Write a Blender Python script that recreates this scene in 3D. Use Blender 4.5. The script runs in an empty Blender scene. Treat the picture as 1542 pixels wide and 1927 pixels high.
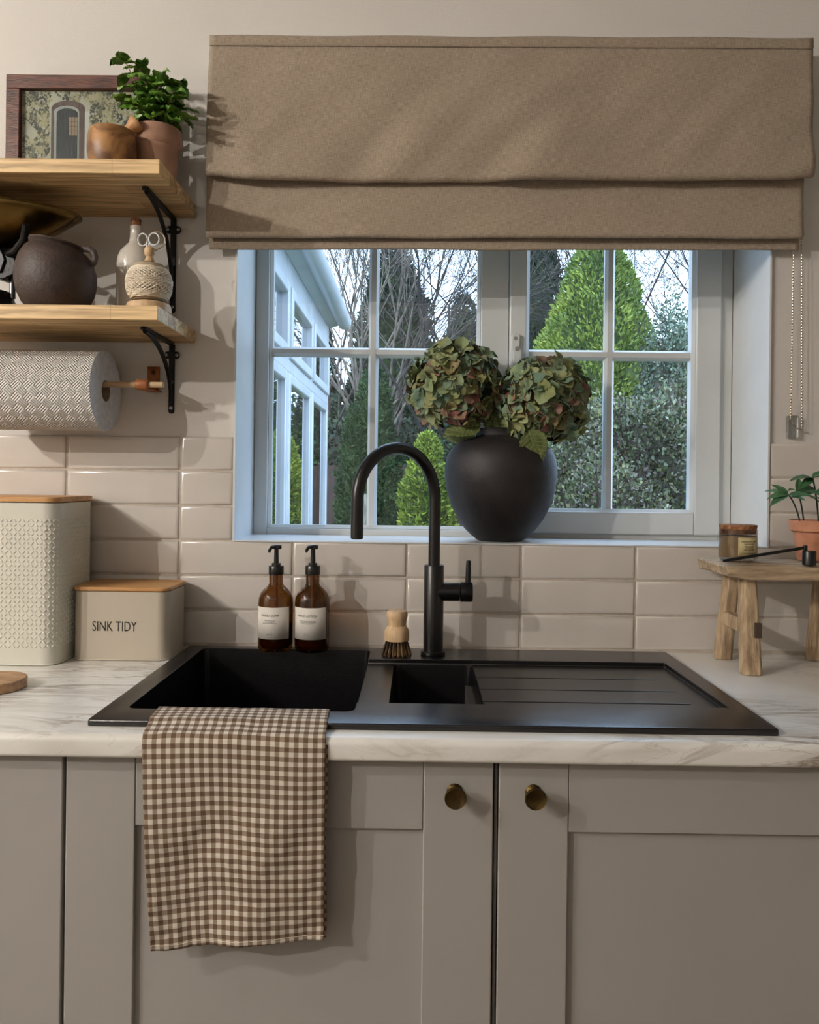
import bpy, bmesh, math, random
import numpy as np
from mathutils import Vector, Matrix, noise as mnoise
random.seed(7); rng = np.random.default_rng(7)
PI = math.pi
SC = bpy.context.scene
COL = SC.collection

# ---------------------------------------------------------------- camera
F, YAW, ROLL, CX, CY, ZC = 1479.0, 0.0084, 0.0119, 771.0, 905.3, 1.26
cd = bpy.data.cameras.new('camera'); cam = bpy.data.objects.new('camera', cd); COL.objects.link(cam)
cam.location = (0, 0, ZC)
cam.matrix_world = Matrix.Translation((0, 0, ZC)) @ Matrix.Rotation(YAW, 4, 'Z') @ Matrix.Rotation(PI/2, 4, 'X') @ Matrix.Rotation(ROLL, 4, 'Z')
cd.sensor_fit = 'HORIZONTAL'; cd.sensor_width = 36.0; cd.lens = F/1542*36
cd.shift_x = 0.0; cd.shift_y = -(1927/2-CY)/1542
cd.clip_start = 0.02; cd.clip_end = 200
SC.camera = cam

# ---------------------------------------------------------------- world, lights, exposure
w = bpy.data.worlds.new('overcast_sky'); SC.world = w; w.use_nodes = True
nt = w.node_tree; nt.nodes.clear()
wo = nt.nodes.new('ShaderNodeOutputWorld'); wb = nt.nodes.new('ShaderNodeBackground')
tc = nt.nodes.new('ShaderNodeTexCoord'); nz = nt.nodes.new('ShaderNodeTexNoise'); cr = nt.nodes.new('ShaderNodeValToRGB')
nz.inputs['Scale'].default_value = 2.2; nz.inputs['Detail'].default_value = 4
cr.color_ramp.elements[0].position = .3; cr.color_ramp.elements[0].color = (.40, .53, .74, 1)
cr.color_ramp.elements[1].position = .7; cr.color_ramp.elements[1].color = (.50, .62, .82, 1)
nt.links.new(tc.outputs['Generated'], nz.inputs['Vector']); nt.links.new(nz.outputs['Fac'], cr.inputs['Fac'])
nt.links.new(cr.outputs['Color'], wb.inputs['Color']); nt.links.new(wb.outputs[0], wo.inputs['Surface'])
wb.inputs['Strength'].default_value = 7.0

def lamp(name, kind, loc, power, color, size, target=None, spot=150):
    d = bpy.data.lights.new(name, kind); d.energy = power; d.color = color
    if kind == 'AREA': d.size = size
    elif kind == 'SUN': d.angle = size
    else: d.shadow_soft_size = size
    if kind == 'SPOT': d.spot_size = math.radians(spot); d.spot_blend = .4
    o = bpy.data.objects.new(name, d); COL.objects.link(o); o.location = loc
    if target is not None:
        o.rotation_euler = (Vector(target)-Vector(loc)).to_track_quat('-Z', 'Y').to_euler()
    return o
WARM = (1.0, .935, .86)
lamp('downlight', 'POINT', (-2.6, -1.0, 2.38), 130, WARM, .02)
lamp('downlight', 'POINT', (-2.35, -.1, 2.38), 82, WARM, .02)
lamp('downlight', 'POINT', (-2.15, .45, 2.38), 12, WARM, .02)
lamp('room_fill', 'AREA', (-.4, -2.0, 2.45), 9, WARM, 2.4, (-.4, -2.0, 0))  # added diffuse fill for the room, stands for no real fitting
lamp('garden_fill', 'SUN', (0, -5, 12), 1.5, (1.0, .96, .90), .9, (.8, 2.5, 0))  # added soft light for the tree fronts, the overcast sky shows no sun
SC.view_settings.view_transform = 'Standard'; SC.view_settings.look = 'None'
SC.view_settings.gamma = 1.0; SC.view_settings.use_curve_mapping = False
SC.view_settings.exposure = 0.0

# ---------------------------------------------------------------- helpers
def at(px, py, Y):
    a, b = px-CX, py-CY; c, s = math.cos(ROLL), math.sin(ROLL)
    u, v = c*a+s*b, -s*a+c*b
    x, y, z = u/F, 1, -v/F
    c, s = math.cos(YAW), math.sin(YAW); x, y = c*x-s*y, s*x+c*y
    return Vector((x/y*Y, Y, z/y*Y+ZC))

def lin(c):
    return tuple((v/255/12.92 if v/255 <= .04045 else ((v/255+.055)/1.055)**2.4) for v in c[:3])+(1,)

def mat(name, c1, c2=None, scale=20, rough=.5, metal=0, bump=0, bscale=None, stretch=(1, 1, 1), detail=4, spec=.5,
        coord='Object', trans=0, coat=0, lo=.35, hi=.65, rvar=0, isl=None, distort=0, sheen=0):
    m = bpy.data.materials.new(name); m.use_nodes = True; t = m.node_tree; N = t.nodes; L = t.links
    b = N['Principled BSDF']
    b.inputs['Roughness'].default_value = rough; b.inputs['Metallic'].default_value = metal
    b.inputs['Specular IOR Level'].default_value = spec
    if trans: b.inputs['Transmission Weight'].default_value = trans
    if coat: b.inputs['Coat Weight'].default_value = coat
    if sheen: b.inputs['Sheen Weight'].default_value = sheen
    co = N.new('ShaderNodeTexCoord'); mp = N.new('ShaderNodeMapping'); mp.inputs['Scale'].default_value = stretch
    L.new(co.outputs[coord], mp.inputs['Vector'])
    out = None
    if c2 is None:
        c2 = tuple(v*.94 for v in c1)
    n = N.new('ShaderNodeTexNoise'); n.inputs['Scale'].default_value = scale; n.inputs['Detail'].default_value = detail
    n.inputs['Distortion'].default_value = distort
    L.new(mp.outputs[0], n.inputs['Vector'])
    r = N.new('ShaderNodeValToRGB'); r.color_ramp.elements[0].position = lo; r.color_ramp.elements[1].position = hi
    r.color_ramp.elements[0].color = lin(c2); r.color_ramp.elements[1].color = lin(c1)
    L.new(n.outputs['Fac'], r.inputs['Fac']); out = r.outputs['Color']
    if isl:      # per-piece colours
        g = N.new('ShaderNodeNewGeometry'); rr = N.new('ShaderNodeValToRGB'); rr.color_ramp.interpolation = 'LINEAR'
        els = rr.color_ramp.elements
        while len(els) < len(isl): els.new(.5)
        for i, c in enumerate(isl): els[i].position = i/(len(isl)-1); els[i].color = lin(c)
        oi = N.new('ShaderNodeObjectInfo'); ad = N.new('ShaderNodeMath'); ad.operation = 'MULTIPLY_ADD'; fr = N.new('ShaderNodeMath'); fr.operation = 'FRACT'
        L.new(g.outputs['Random Per Island'], ad.inputs[0]); ad.inputs[1].default_value = rvar or 1.0; L.new(oi.outputs['Random'], ad.inputs[2])
        L.new(ad.outputs[0], fr.inputs[0]); L.new(fr.outputs[0], rr.inputs['Fac'])
        mx = N.new('ShaderNodeMix'); mx.data_type = 'RGBA'; mx.blend_type = 'MULTIPLY'; mx.inputs[0].default_value = 1
        L.new(out, mx.inputs['A']); L.new(rr.outputs['Color'], mx.inputs['B']); out = mx.outputs['Result']
    L.new(out, b.inputs['Base Color'])
    if bump:
        n2 = N.new('ShaderNodeTexNoise'); n2.inputs['Scale'].default_value = bscale or scale*3; n2.inputs['Detail'].default_value = 5
        L.new(mp.outputs[0], n2.inputs['Vector'])
        bp = N.new('ShaderNodeBump'); bp.inputs['Strength'].default_value = bump; bp.inputs['Distance'].default_value = .002
        L.new(n2.outputs['Fac'], bp.inputs['Height']); L.new(bp.outputs[0], b.inputs['Normal'])
    return m

class MB:
    def __init__(s): s.v = []; s.f = []; s.m = []; s.uv = []
    def add(s, vs, fs, mi=0, uvs=None):
        o = len(s.v); s.v += [tuple(p) for p in vs]
        s.f += [tuple(i+o for i in f) for f in fs]; s.m += [mi]*len(fs)
        s.uv += (uvs if uvs is not None else [(0, 0)]*len(vs)); return s
    def box(s, a, b, mi=0, M=None):
        x0, y0, z0 = a; x1, y1, z1 = b
        vs = [Vector(p) for p in ((x0,y0,z0),(x1,y0,z0),(x1,y1,z0),(x0,y1,z0),(x0,y0,z1),(x1,y0,z1),(x1,y1,z1),(x0,y1,z1))]
        if M is not None: vs = [M @ p for p in vs]
        return s.add(vs, [(0,3,2,1),(4,5,6,7),(0,1,5,4),(1,2,6,5),(2,3,7,6),(3,0,4,7)], mi)
    def lathe(s, prof, c=(0,0,0), seg=48, mi=0, M=None, wob=0):
        vs = []; n = len(prof)
        for r, z in prof:
            for k in range(seg):
                a = 2*PI*k/seg; q = r*(1+wob*math.sin(3*a+z*40))
                p = Vector((q*math.cos(a), q*math.sin(a), z))
                if M is not None: p = M @ p
                vs.append(p+Vector(c))
        fs = [(i*seg+k, i*seg+(k+1) % seg, (i+1)*seg+(k+1) % seg, (i+1)*seg+k) for i in range(n-1) for k in range(seg)]
        if prof[0][0] > 1e-5: fs.append(tuple(range(seg-1, -1, -1)))
        if prof[-1][0] > 1e-5: fs.append(tuple((n-1)*seg+k for k in range(seg)))
        return s.add(vs, fs, mi)
    def tube(s, pts, rad, seg=10, mi=0, cap=True, closed=False, flat=1.0):
        pts = [Vector(p) for p in pts]; n = len(pts)
        if not hasattr(rad, '__len__'): rad = [rad]*n
        vs = []; nrm = None
        for i, p in enumerate(pts):
            if closed: t = pts[(i+1) % n]-pts[i-1]
            else: t = pts[min(i+1, n-1)]-pts[max(i-1, 0)]
            t.normalize()
            if nrm is None:
                nrm = t.cross(Vector((0, 0, 1)) if abs(t.z) < .9 else Vector((1, 0, 0))).normalized()
            else:
                nrm = (nrm-t*nrm.dot(t)).normalized()
            bn = t.cross(nrm)
            for k in range(seg):
                a = 2*PI*k/seg; vs.append(p+(nrm*math.cos(a)+bn*math.sin(a)*flat)*rad[i])
        fs = [(i*seg+k, i*seg+(k+1) % seg, (i+1)*seg+(k+1) % seg, (i+1)*seg+k) for i in range(n-1) for k in range(seg)]
        if closed:
            fs += [((n-1)*seg+k, (n-1)*seg+(k+1) % seg, (k+1) % seg, k) for k in range(seg)]
        elif cap: fs += [tuple(range(seg-1, -1, -1)), tuple((n-1)*seg+k for k in range(seg))]
        return s.add(vs, fs, mi)
    def prism(s, poly, a, b, axis='z', mi=0, M=None):
        n = len(poly); vs = []
        for h in (a, b):
            for (p, q) in poly:
                v = Vector((p, q, h) if axis == 'z' else (p, h, q) if axis == 'y' else (h, p, q))
                vs.append(M @ v if M is not None else v)
        fs = [tuple(range(n)), tuple(range(2*n-1, n-1, -1))]+[(i, i+n, (i+1) % n+n, (i+1) % n) for i in range(n)]
        return s.add(vs, fs, mi)
    def grid(s, fn, nu, nv, mi=0, uvfn=None):
        vs = []; uvs = []
        for j in range(nv+1):
            for i in range(nu+1):
                vs.append(fn(i/nu, j/nv)); uvs.append(uvfn(i/nu, j/nv) if uvfn else (i/nu, j/nv))
        fs = [(j*(nu+1)+i, j*(nu+1)+i+1, (j+1)*(nu+1)+i+1, (j+1)*(nu+1)+i) for j in range(nv) for i in range(nu)]
        return s.add(vs, fs, mi, uvs)
    def mesh(s, name, mats, off=(0,0,0), smooth=True, ang=35, fix=True):
        me = bpy.data.meshes.new(name); ox, oy, oz = off
        me.from_pydata([(x-ox, y-oy, z-oz) for x, y, z in s.v], [], s.f)
        for m in (mats if isinstance(mats, (list, tuple)) else [mats]): me.materials.append(m)
        me.polygons.foreach_set('material_index', s.m)
        ul = me.uv_layers.new(name='UVMap'); idx = np.empty(len(me.loops), int); me.loops.foreach_get('vertex_index', idx)
        ul.data.foreach_set('uv', np.array(s.uv, float)[idx].ravel())
        if fix:
            bm = bmesh.new(); bm.from_mesh(me); bmesh.ops.recalc_face_normals(bm, faces=bm.faces); bm.to_mesh(me); bm.free()
        if smooth:
            me.polygons.foreach_set('use_smooth', [True]*len(me.polygons)); me.set_sharp_from_angle(angle=math.radians(ang))
        me.update(); return me

OFF = {}
def tag(o, label=None, cat=None, group=None, kind=None):
    if label: o['label'] = label
    if cat: o['category'] = cat
    if group: o['group'] = group
    if kind: o['kind'] = kind
    return o
def thing(name, label, cat, loc=(0,0,0), group=None):
    o = bpy.data.objects.new(name, None); COL.objects.link(o); o.location = loc; o.empty_display_size = .02
    OFF[o.name] = Vector(loc); tag(o, label, cat, group); return o
def link(name, me, parent=None, off=(0,0,0), bevel=0, seg=2, kind=None, label=None, solid=0, sub=0):
    o = bpy.data.objects.new(name, me); COL.objects.link(o)
    if parent is not None: o.parent = parent; OFF[o.name] = Vector(off)
    if solid: md = o.modifiers.new('solid', 'SOLIDIFY'); md.thickness = solid; md.offset = 0
    if bevel: md = o.modifiers.new('bevel', 'BEVEL'); md.width = bevel; md.segments = seg; md.limit_method = 'ANGLE'; md.angle_limit = math.radians(40)
    if sub: md = o.modifiers.new('sub', 'SUBSURF'); md.levels = sub; md.render_levels = sub
    tag(o, label, None, None, kind); return o
def part(name, mb, mats, parent=None, bevel=0, seg=2, kind=None, label=None, smooth=True, ang=35, solid=0, sub=0, fix=True):
    off = OFF.get(parent.name, Vector((0,0,0))) if parent is not None else Vector((0,0,0))
    return link(name, mb.mesh(name, mats, off, smooth, ang, fix), parent, off, bevel, seg, kind, label, solid, sub)
def solo(name, mb, mats, loc, label=None, cat=None, group=None, kind=None, **k):   # a thing that is one mesh, origin at loc
    me = mb.mesh(name, mats, loc, k.pop('smooth', True), k.pop('ang', 35))
    o = link(name, me, None, **k); o.location = loc; OFF[o.name] = Vector(loc)
    return tag(o, label, cat, group, kind)
def struct(name, mb, mats, **k):
    return solo(name, mb, mats, (0,0,0), kind='structure', **k)

def text_mesh(body, size, depth=.0003, spacing=1.0):
    cu = bpy.data.curves.new('lettering', 'FONT'); cu.body = body; cu.size = size; cu.extrude = depth
    cu.offset = .0; cu.align_x = 'CENTER'; cu.align_y = 'CENTER'; cu.space_character = spacing; cu.resolution_u = 3
    o = bpy.data.objects.new('lettering', cu); COL.objects.link(o)
    dg = bpy.context.evaluated_depsgraph_get(); me = bpy.data.meshes.new_from_object(o.evaluated_get(dg))
    vs = [v.co.copy() for v in me.vertices]; fs = [tuple(p.vertices) for p in me.polygons]
    bpy.data.objects.remove(o); bpy.data.meshes.remove(me); bpy.data.curves.remove(cu)
    return vs, fs

def rrect(x0, x1, y0, y1, r, n=6):
    p = []
    for cx, cy, a0 in ((x1-r, y1-r, 0), (x0+r, y1-r, 90), (x0+r, y0+r, 180), (x1-r, y0+r, 270)):
        for k in range(n+1):
            a = math.radians(a0+90*k/n); p.append((cx+r*math.cos(a), cy+r*math.sin(a)))
    return p

# ---------------------------------------------------------------- materials
M_wall = mat('wall_paint', (214,210,204), (210,206,200), scale=3, rough=.75, bump=.25, bscale=260)
M_tile = mat('glazed_tile', (210,204,197), (204,198,191), scale=5, rough=.16, bump=.35, bscale=9, spec=.5)
M_grout = mat('grout', (196,186,174), (180,170,158), scale=60, rough=.9)
M_white = mat('white_gloss_paint', (222,224,224), (212,214,214), scale=6, rough=.35)
M_upvc = mat('white_upvc', (216,219,218), (206,209,208), scale=4, rough=.3)
M_cab = mat('cabinet_paint', (162,159,154), (159,156,151), scale=2, rough=.45)
M_gap = mat('dark_gap', (46,43,40), rough=.9)
M_black = mat('matt_black_metal', (12,11,12), (9,8,9), scale=80, rough=.33, spec=.5, bump=.1, bscale=400)
M_iron = mat('painted_iron', (17,16,17), (12,11,12), scale=60, rough=.42, spec=.3, bump=.25, bscale=200)
M_comp = mat('black_granite_composite', (15,13,15), (10,9,11), scale=300, rough=.25, spec=.7, bump=.12, bscale=500)
M_stone = mat('dark_stoneware', (36,31,32), (26,23,24), scale=30, rough=.58, bump=.35, bscale=120)
M_pot = mat('brown_stoneware', (68,55,50), (54,43,39), scale=40, rough=.55, bump=.6, bscale=170)
M_screw = mat('steel_screw', (190,190,188), rough=.3, metal=1)
M_steel = mat('polished_steel', (205,200,192), rough=.18, metal=1)
M_silver = mat('pale_gold_metal', (225,214,192), rough=.2, metal=1)
M_brass = mat('aged_brass', (148,122,70), (92,74,42), scale=9, rough=.33, metal=1, bump=.2, bscale=30)
M_brassk = mat('antique_brass', (100,82,50), (66,54,34), scale=60, rough=.5, metal=1, bump=.4, bscale=160)
M_bamboo = mat('bamboo', (206,160,106), (184,134,80), scale=7, rough=.45, stretch=(1,12,12), detail=6)
M_dowel = mat('pale_beech', (205,176,138), (182,150,112), scale=14, rough=.6, stretch=(1,8,1), detail=5)
M_beechv = mat('turned_beech', (214,184,146), (190,158,118), scale=14, rough=.55, stretch=(8,8,1), detail=5, bump=.15)
M_olive = mat('olive_wood', (176,130,78), (104,68,38), scale=13, rough=.45, stretch=(1,1,1.6), detail=7, distort=1.4, lo=.38, hi=.6)
M_pestle = mat('pestle_wood', (196,148,98), (176,126,80), scale=18, rough=.5, stretch=(4,4,1))
M_old = mat('weathered_elm', (198,176,144), (132,110,88), scale=16, rough=.8, stretch=(1,7,7), detail=9, bump=.8, bscale=40, lo=.3, hi=.68)
M_oldv = mat('weathered_elm_leg', (202,178,144), (134,110,86), scale=16, rough=.8, stretch=(7,7,1), detail=9, bump=.8, bscale=40, lo=.3, hi=.68)
M_frame = mat('mahogany_frame', (104,62,48), (62,36,30), scale=24, rough=.45, stretch=(1,6,6), detail=8, bump=.4)
M_terra = mat('terracotta_pale', (176,138,116), (158,120,98), scale=26, rough=.85, bump=.5, bscale=90)
M_terra2 = mat('terracotta_orange', (196,138,108), (166,110,84), scale=30, rough=.85, bump=.8, bscale=80, lo=.3, hi=.6)
M_soil = mat('soil', (52,38,28), (30,22,16), scale=120, rough=1, bump=1, bscale=160)
M_tinw = mat('cream_enamel', (214,212,200), (208,206,194), scale=3, rough=.32)
M_ting = mat('putty_enamel', (188,178,162), (182,172,156), scale=3, rough=.38)
M_ink = mat('black_ink', (24,22,22), rough=.6)
M_ink2 = mat('brown_ink', (70,60,44), rough=.6)
M_label = mat('paper_label', (222,217,208), rough=.6)
M_label2 = mat('kraft_label', (212,198,152), rough=.6)
M_cork = mat('cork', (168,116,74), (112,72,44), scale=140, rough=.85, bump=.7, bscale=200)
M_plastic = mat('black_plastic', (20,20,21), rough=.3)
M_leather = mat('tan_leather', (176,108,60), (140,82,44), scale=50, rough=.55, bump=.3, bscale=220)
M_paper = mat('kitchen_paper', (236,234,230), (230,228,224), scale=60, rough=.9)
M_paperend = mat('paper_layers', (226,228,232), (206,210,218), scale=90, rough=.95, bump=.6, bscale=200)
M_card = mat('cardboard', (150,124,98), rough=.9)
M_twine = mat('cotton_twine', (240,230,212), (214,200,178), scale=200, rough=.9, bump=.6, bscale=700)
M_twined = mat('twine_core', (170,154,130), rough=1)
M_glaze = mat('cream_glaze', (214,208,198), (206,199,188), scale=8, rough=.12, coat=.4)
M_bristle = mat('plant_fibre_bristle', (190,160,118), (60,44,34), scale=30, rough=.9, isl=[(255,250,240),(110,90,75),(240,225,200),(70,55,45),(250,235,215)])
M_wax = mat('candle_wax', (196,176,138), rough=.5)
M_leaf = mat('leaf_green', (142,182,84), (86,128,54), scale=26, rough=.42, bump=.6, bscale=70, isl=[(255,255,255),(190,215,180),(255,250,190),(160,190,150)], rvar=.25)
M_leafc = mat('leaf_cool', (104,144,108), (70,108,80), scale=22, rough=.38, bump=.4, bscale=60, isl=[(255,255,255),(200,220,200),(240,250,220)], rvar=.25)
M_stem = mat('plant_stem', (128,112,70), (92,84,48), scale=30, rough=.7)
M_stemd = mat('dark_stem', (52,62,44), rough=.7)
M_petal = mat('hydrangea_petal', (255,255,255), (214,218,206), scale=60, rough=.7, bump=.3, bscale=120, isl=[(150,154,98),(132,150,112),(112,140,124),(124,146,116),(158,158,108),(104,130,114),(150,152,100),(128,144,110),(152,92,92),(146,148,98),(140,150,108)], rvar=.16)
M_veins = mat('leaf_veins', (150,162,102), rough=.6)
M_bigleaf = mat('hydrangea_leaf', (98,108,58), (76,88,44), scale=40, rough=.6, bump=.5, bscale=90)
M_clearp = mat('clear_plastic', (235,238,240), rough=.05, trans=.95)
M_bead = mat('metal_beads', (190,178,158), rough=.22, metal=1)

def nodes_of(name):
    m = bpy.data.materials.new(name); m.use_nodes = True
    return m, m.node_tree.nodes, m.node_tree.links, m.node_tree.nodes['Principled BSDF']

# oak stave board
def oak(name, xs, c=((228,196,144),(212,178,126),(196,158,108),(218,184,132))):
    m, N, L, b = nodes_of(name)
    co = N.new('ShaderNodeTexCoord'); br = N.new('ShaderNodeTexBrick')
    mp = N.new('ShaderNodeMapping'); mp.inputs['Location'].default_value = (.03, .021, .01)
    L.new(co.outputs['Object'], mp.inputs['Vector']); L.new(mp.outputs[0], br.inputs['Vector'])
    br.inputs['Color1'].default_value = lin(c[0]); br.inputs['Color2'].default_value = lin(c[2]); br.inputs['Mortar'].default_value = lin((120,82,46))
    br.inputs['Scale'].default_value = 1; br.inputs['Brick Width'].default_value = .26; br.inputs['Row Height'].default_value = .042
    br.inputs['Mortar Size'].default_value = .0004; br.offset = .37
    n = N.new('ShaderNodeTexNoise'); mp2 = N.new('ShaderNodeMapping'); mp2.inputs['Scale'].default_value = (1.2, 14, 22)
    L.new(co.outputs['Object'], mp2.inputs['Vector']); L.new(mp2.outputs[0], n.inputs['Vector']); n.inputs['Scale'].default_value = 6; n.inputs['Detail'].default_value = 9; n.inputs['Distortion'].default_value = .6
    r = N.new('ShaderNodeValToRGB'); r.color_ramp.elements[0].position = .36; r.color_ramp.elements[1].position = .6
    r.color_ramp.elements[0].color = (.42,.36,.3,1); r.color_ramp.elements[1].color = (1,1,1,1)
    L.new(n.outputs['Fac'], r.inputs['Fac'])
    mx = N.new('ShaderNodeMix'); mx.data_type = 'RGBA'; mx.blend_type = 'MULTIPLY'; mx.inputs[0].default_value = .75
    L.new(br.outputs['Color'], mx.inputs['A']); L.new(r.outputs['Color'], mx.inputs['B']); L.new(mx.outputs['Result'], b.inputs['Base Color'])
    bp = N.new('ShaderNodeBump'); bp.inputs['Strength'].default_value = .3; bp.inputs['Distance'].default_value = .001
    L.new(n.outputs['Fac'], bp.inputs['Height']); L.new(bp.outputs[0], b.inputs['Normal']); b.inputs['Roughness'].default_value = .5
    return m
M_oak = oak('oak_staves', 1)

# marble laminate
def marble():
    m, N, L, b = nodes_of('marble_laminate')
    co = N.new('ShaderNodeTexCoord'); mp = N.new('ShaderNodeMapping'); mp.inputs['Rotation'].default_value = (0, 0, .5); mp.inputs['Scale'].default_value = (.9, 3.2, 3.2)
    L.new(co.outputs['Object'], mp.inputs['Vector'])
    def vein(scale, lo, hi, dist, col, prev):
        n = N.new('ShaderNodeTexNoise'); n.inputs['Scale'].default_value = scale; n.inputs['Detail'].default_value = 8; n.inputs['Distortion'].default_value = dist; n.inputs['Roughness'].default_value = .6
        L.new(mp.outputs[0], n.inputs['Vector'])
        a = N.new('ShaderNodeMath'); a.operation = 'SUBTRACT'; a.inputs[1].default_value = .5; L.new(n.outputs['Fac'], a.inputs[0])
        c = N.new('ShaderNodeMath'); c.operation = 'ABSOLUTE'; L.new(a.outputs[0], c.inputs[0])
        r = N.new('ShaderNodeMapRange'); r.inputs['From Min'].default_value = lo; r.inputs['From Max'].default_value = hi; r.inputs['To Min'].default_value = 1; r.inputs['To Max'].default_value = 0
        L.new(c.outputs[0], r.inputs['Value'])
        n3 = N.new('ShaderNodeTexNoise'); n3.inputs['Scale'].default_value = 2.5; L.new(co.outputs['Object'], n3.inputs['Vector'])
        r3 = N.new('ShaderNodeMapRange'); r3.inputs['From Min'].default_value = .42; r3.inputs['From Max'].default_value = .62; L.new(n3.outputs['Fac'], r3.inputs['Value'])
        k = N.new('ShaderNodeMath'); k.operation = 'MULTIPLY'; L.new(r.outputs[0], k.inputs[0]); L.new(r3.outputs[0], k.inputs[1])
        mx = N.new('ShaderNodeMix'); mx.data_type = 'RGBA'; L.new(k.outputs[0], mx.inputs[0]); mx.inputs['B'].default_value = lin(col)
        if prev is None: mx.inputs['A'].default_value = lin((232,231,226))
        else: L.new(prev, mx.inputs['A'])
        return mx.outputs['Result']
    o = vein(1.6, 0, .09, .8, (200,197,188), None); o = vein(2.6, 0, .032, 1.3, (150,138,122), o); o = vein(5, 0, .010, 1.6, (178,170,158), o)
    L.new(o, b.inputs['Base Color']); b.inputs['Roughness'].default_value = .28
    return m
M_marble = marble()

# linen blind
def linen(name, c1, c2, sx=900, sz=220):
    m, N, L, b = nodes_of(name)
    co = N.new('ShaderNodeTexCoord'); out = []
    for sc in ((1000, 1, 70), (70, 1, 1000)):
        mp = N.new('ShaderNodeMapping'); mp.inputs['Scale'].default_value = sc; L.new(co.outputs['Object'], mp.inputs['Vector'])
        n = N.new('ShaderNodeTexNoise'); n.inputs['Scale'].default_value = 1; n.inputs['Detail'].default_value = 3; L.new(mp.outputs[0], n.inputs['Vector']); out.append(n.outputs['Fac'])
    a = N.new('ShaderNodeMath'); a.operation = 'ADD'; L.new(out[0], a.inputs[0]); L.new(out[1], a.inputs[1])
    r = N.new('ShaderNodeValToRGB'); r.color_ramp.elements[0].position = .38; r.color_ramp.elements[1].position = .62
    h = N.new('ShaderNodeMath'); h.operation = 'MULTIPLY'; h.inputs[1].default_value = .5; L.new(a.outputs[0], h.inputs[0]); L.new(h.outputs[0], r.inputs['Fac'])
    r.color_ramp.elements[0].color = lin(c2); r.color_ramp.elements[1].color = lin(c1)
    L.new(r.outputs['Color'], b.inputs['Base Color']); b.inputs['Roughness'].default_value = .9
    bp = N.new('ShaderNodeBump'); bp.inputs['Strength'].default_value = .25; bp.inputs['Distance'].default_value = .0008; L.new(a.outputs[0], bp.inputs['Height']); L.new(bp.outputs[0], b.inputs['Normal'])
    b.inputs['Sheen Weight'].default_value = .15
    return m
M_linen = linen('taupe_linen', (176,161,143), (134,119,101))

# gingham
def gingham():
    m, N, L, b = nodes_of('brown_gingham')
    co = N.new('ShaderNodeTexCoord'); sp = N.new('ShaderNodeSeparateXYZ'); L.new(co.outputs['UV'], sp.inputs[0]); o = []
    for i in (0, 1):
        a = N.new('ShaderNodeMath'); a.operation = 'MULTIPLY'; a.inputs[1].default_value = 1/.0131; L.new(sp.outputs[i], a.inputs[0])
        f_ = N.new('ShaderNodeMath'); f_.operation = 'FRACT'; L.new(a.outputs[0], f_.inputs[0])
        g = N.new('ShaderNodeMath'); g.operation = 'GREATER_THAN'; g.inputs[1].default_value = .5; L.new(f_.outputs[0], g.inputs[0]); o.append(g.outputs[0])
    s = N.new('ShaderNodeMath'); s.operation = 'ADD'; L.new(o[0], s.inputs[0]); L.new(o[1], s.inputs[1])
    h = N.new('ShaderNodeMath'); h.operation = 'MULTIPLY'; h.inputs[1].default_value = .5; L.new(s.outputs[0], h.inputs[0])
    r = N.new('ShaderNodeValToRGB'); e = r.color_ramp.elements; e[0].color = lin((226,219,205)); e[1].color = lin((104,82,62)); e.new(.5).color = lin((158,140,122))
    L.new(h.outputs[0], r.inputs['Fac'])
    n = N.new('ShaderNodeTexNoise'); n.inputs['Scale'].default_value = 700; L.new(co.outputs['UV'], n.inputs['Vector'])
    mx = N.new('ShaderNodeMix'); mx.data_type = 'RGBA'; mx.blend_type = 'MULTIPLY'; mx.inputs[0].default_value = .35
    L.new(r.outputs['Color'], mx.inputs['A']); L.new(n.outputs['Fac'], mx.inputs['B']); L.new(mx.outputs['Result'], b.inputs['Base Color'])
    b.inputs['Roughness'].default_value = .92
    return m
M_gingham = gingham()

def thin_glass(name, tint=(.93,.97,.98), refl=.9):
    m = bpy.data.materials.new(name); m.use_nodes = True; N = m.node_tree.nodes; L = m.node_tree.links; N.clear()
    o = N.new('ShaderNodeOutputMaterial'); mx = N.new('ShaderNodeMixShader'); t = N.new('ShaderNodeBsdfTransparent'); g = N.new('ShaderNodeBsdfGlossy')
    fr = N.new('ShaderNodeLayerWeight'); fr.inputs['Blend'].default_value = .5; pw = N.new('ShaderNodeMath'); pw.operation = 'POWER'; pw.inputs[1].default_value = 5
    ma = N.new('ShaderNodeMath'); ma.operation = 'MULTIPLY_ADD'; ma.inputs[1].default_value = .96; ma.inputs[2].default_value = .035
    L.new(fr.outputs['Facing'], pw.inputs[0]); L.new(pw.outputs[0], ma.inputs[0]); k = N.new('ShaderNodeMath'); k.operation = 'MULTIPLY'; k.inputs[1].default_value = refl
    t.inputs['Color'].default_value = tint+(1,); g.inputs['Roughness'].default_value = .02
    L.new(ma.outputs[0], k.inputs[0]); k.use_clamp = True; L.new(k.outputs[0], mx.inputs[0]); L.new(t.outputs[0], mx.inputs[1]); L.new(g.outputs[0], mx.inputs[2]); L.new(mx.outputs[0], o.inputs['Surface'])
    return m
M_glass = thin_glass('window_glass')
M_amber = thin_glass('amber_glass', (.44,.28,.12), 1.6)
M_smoke = thin_glass('smoked_glass', (.76,.73,.70), 1.3)
M_liquid = mat('bottle_liquid', (84,54,24), (66,42,18), scale=10, rough=.15)
M_dipt = mat('dip_tube', (190,140,80), rough=.4)

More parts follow.
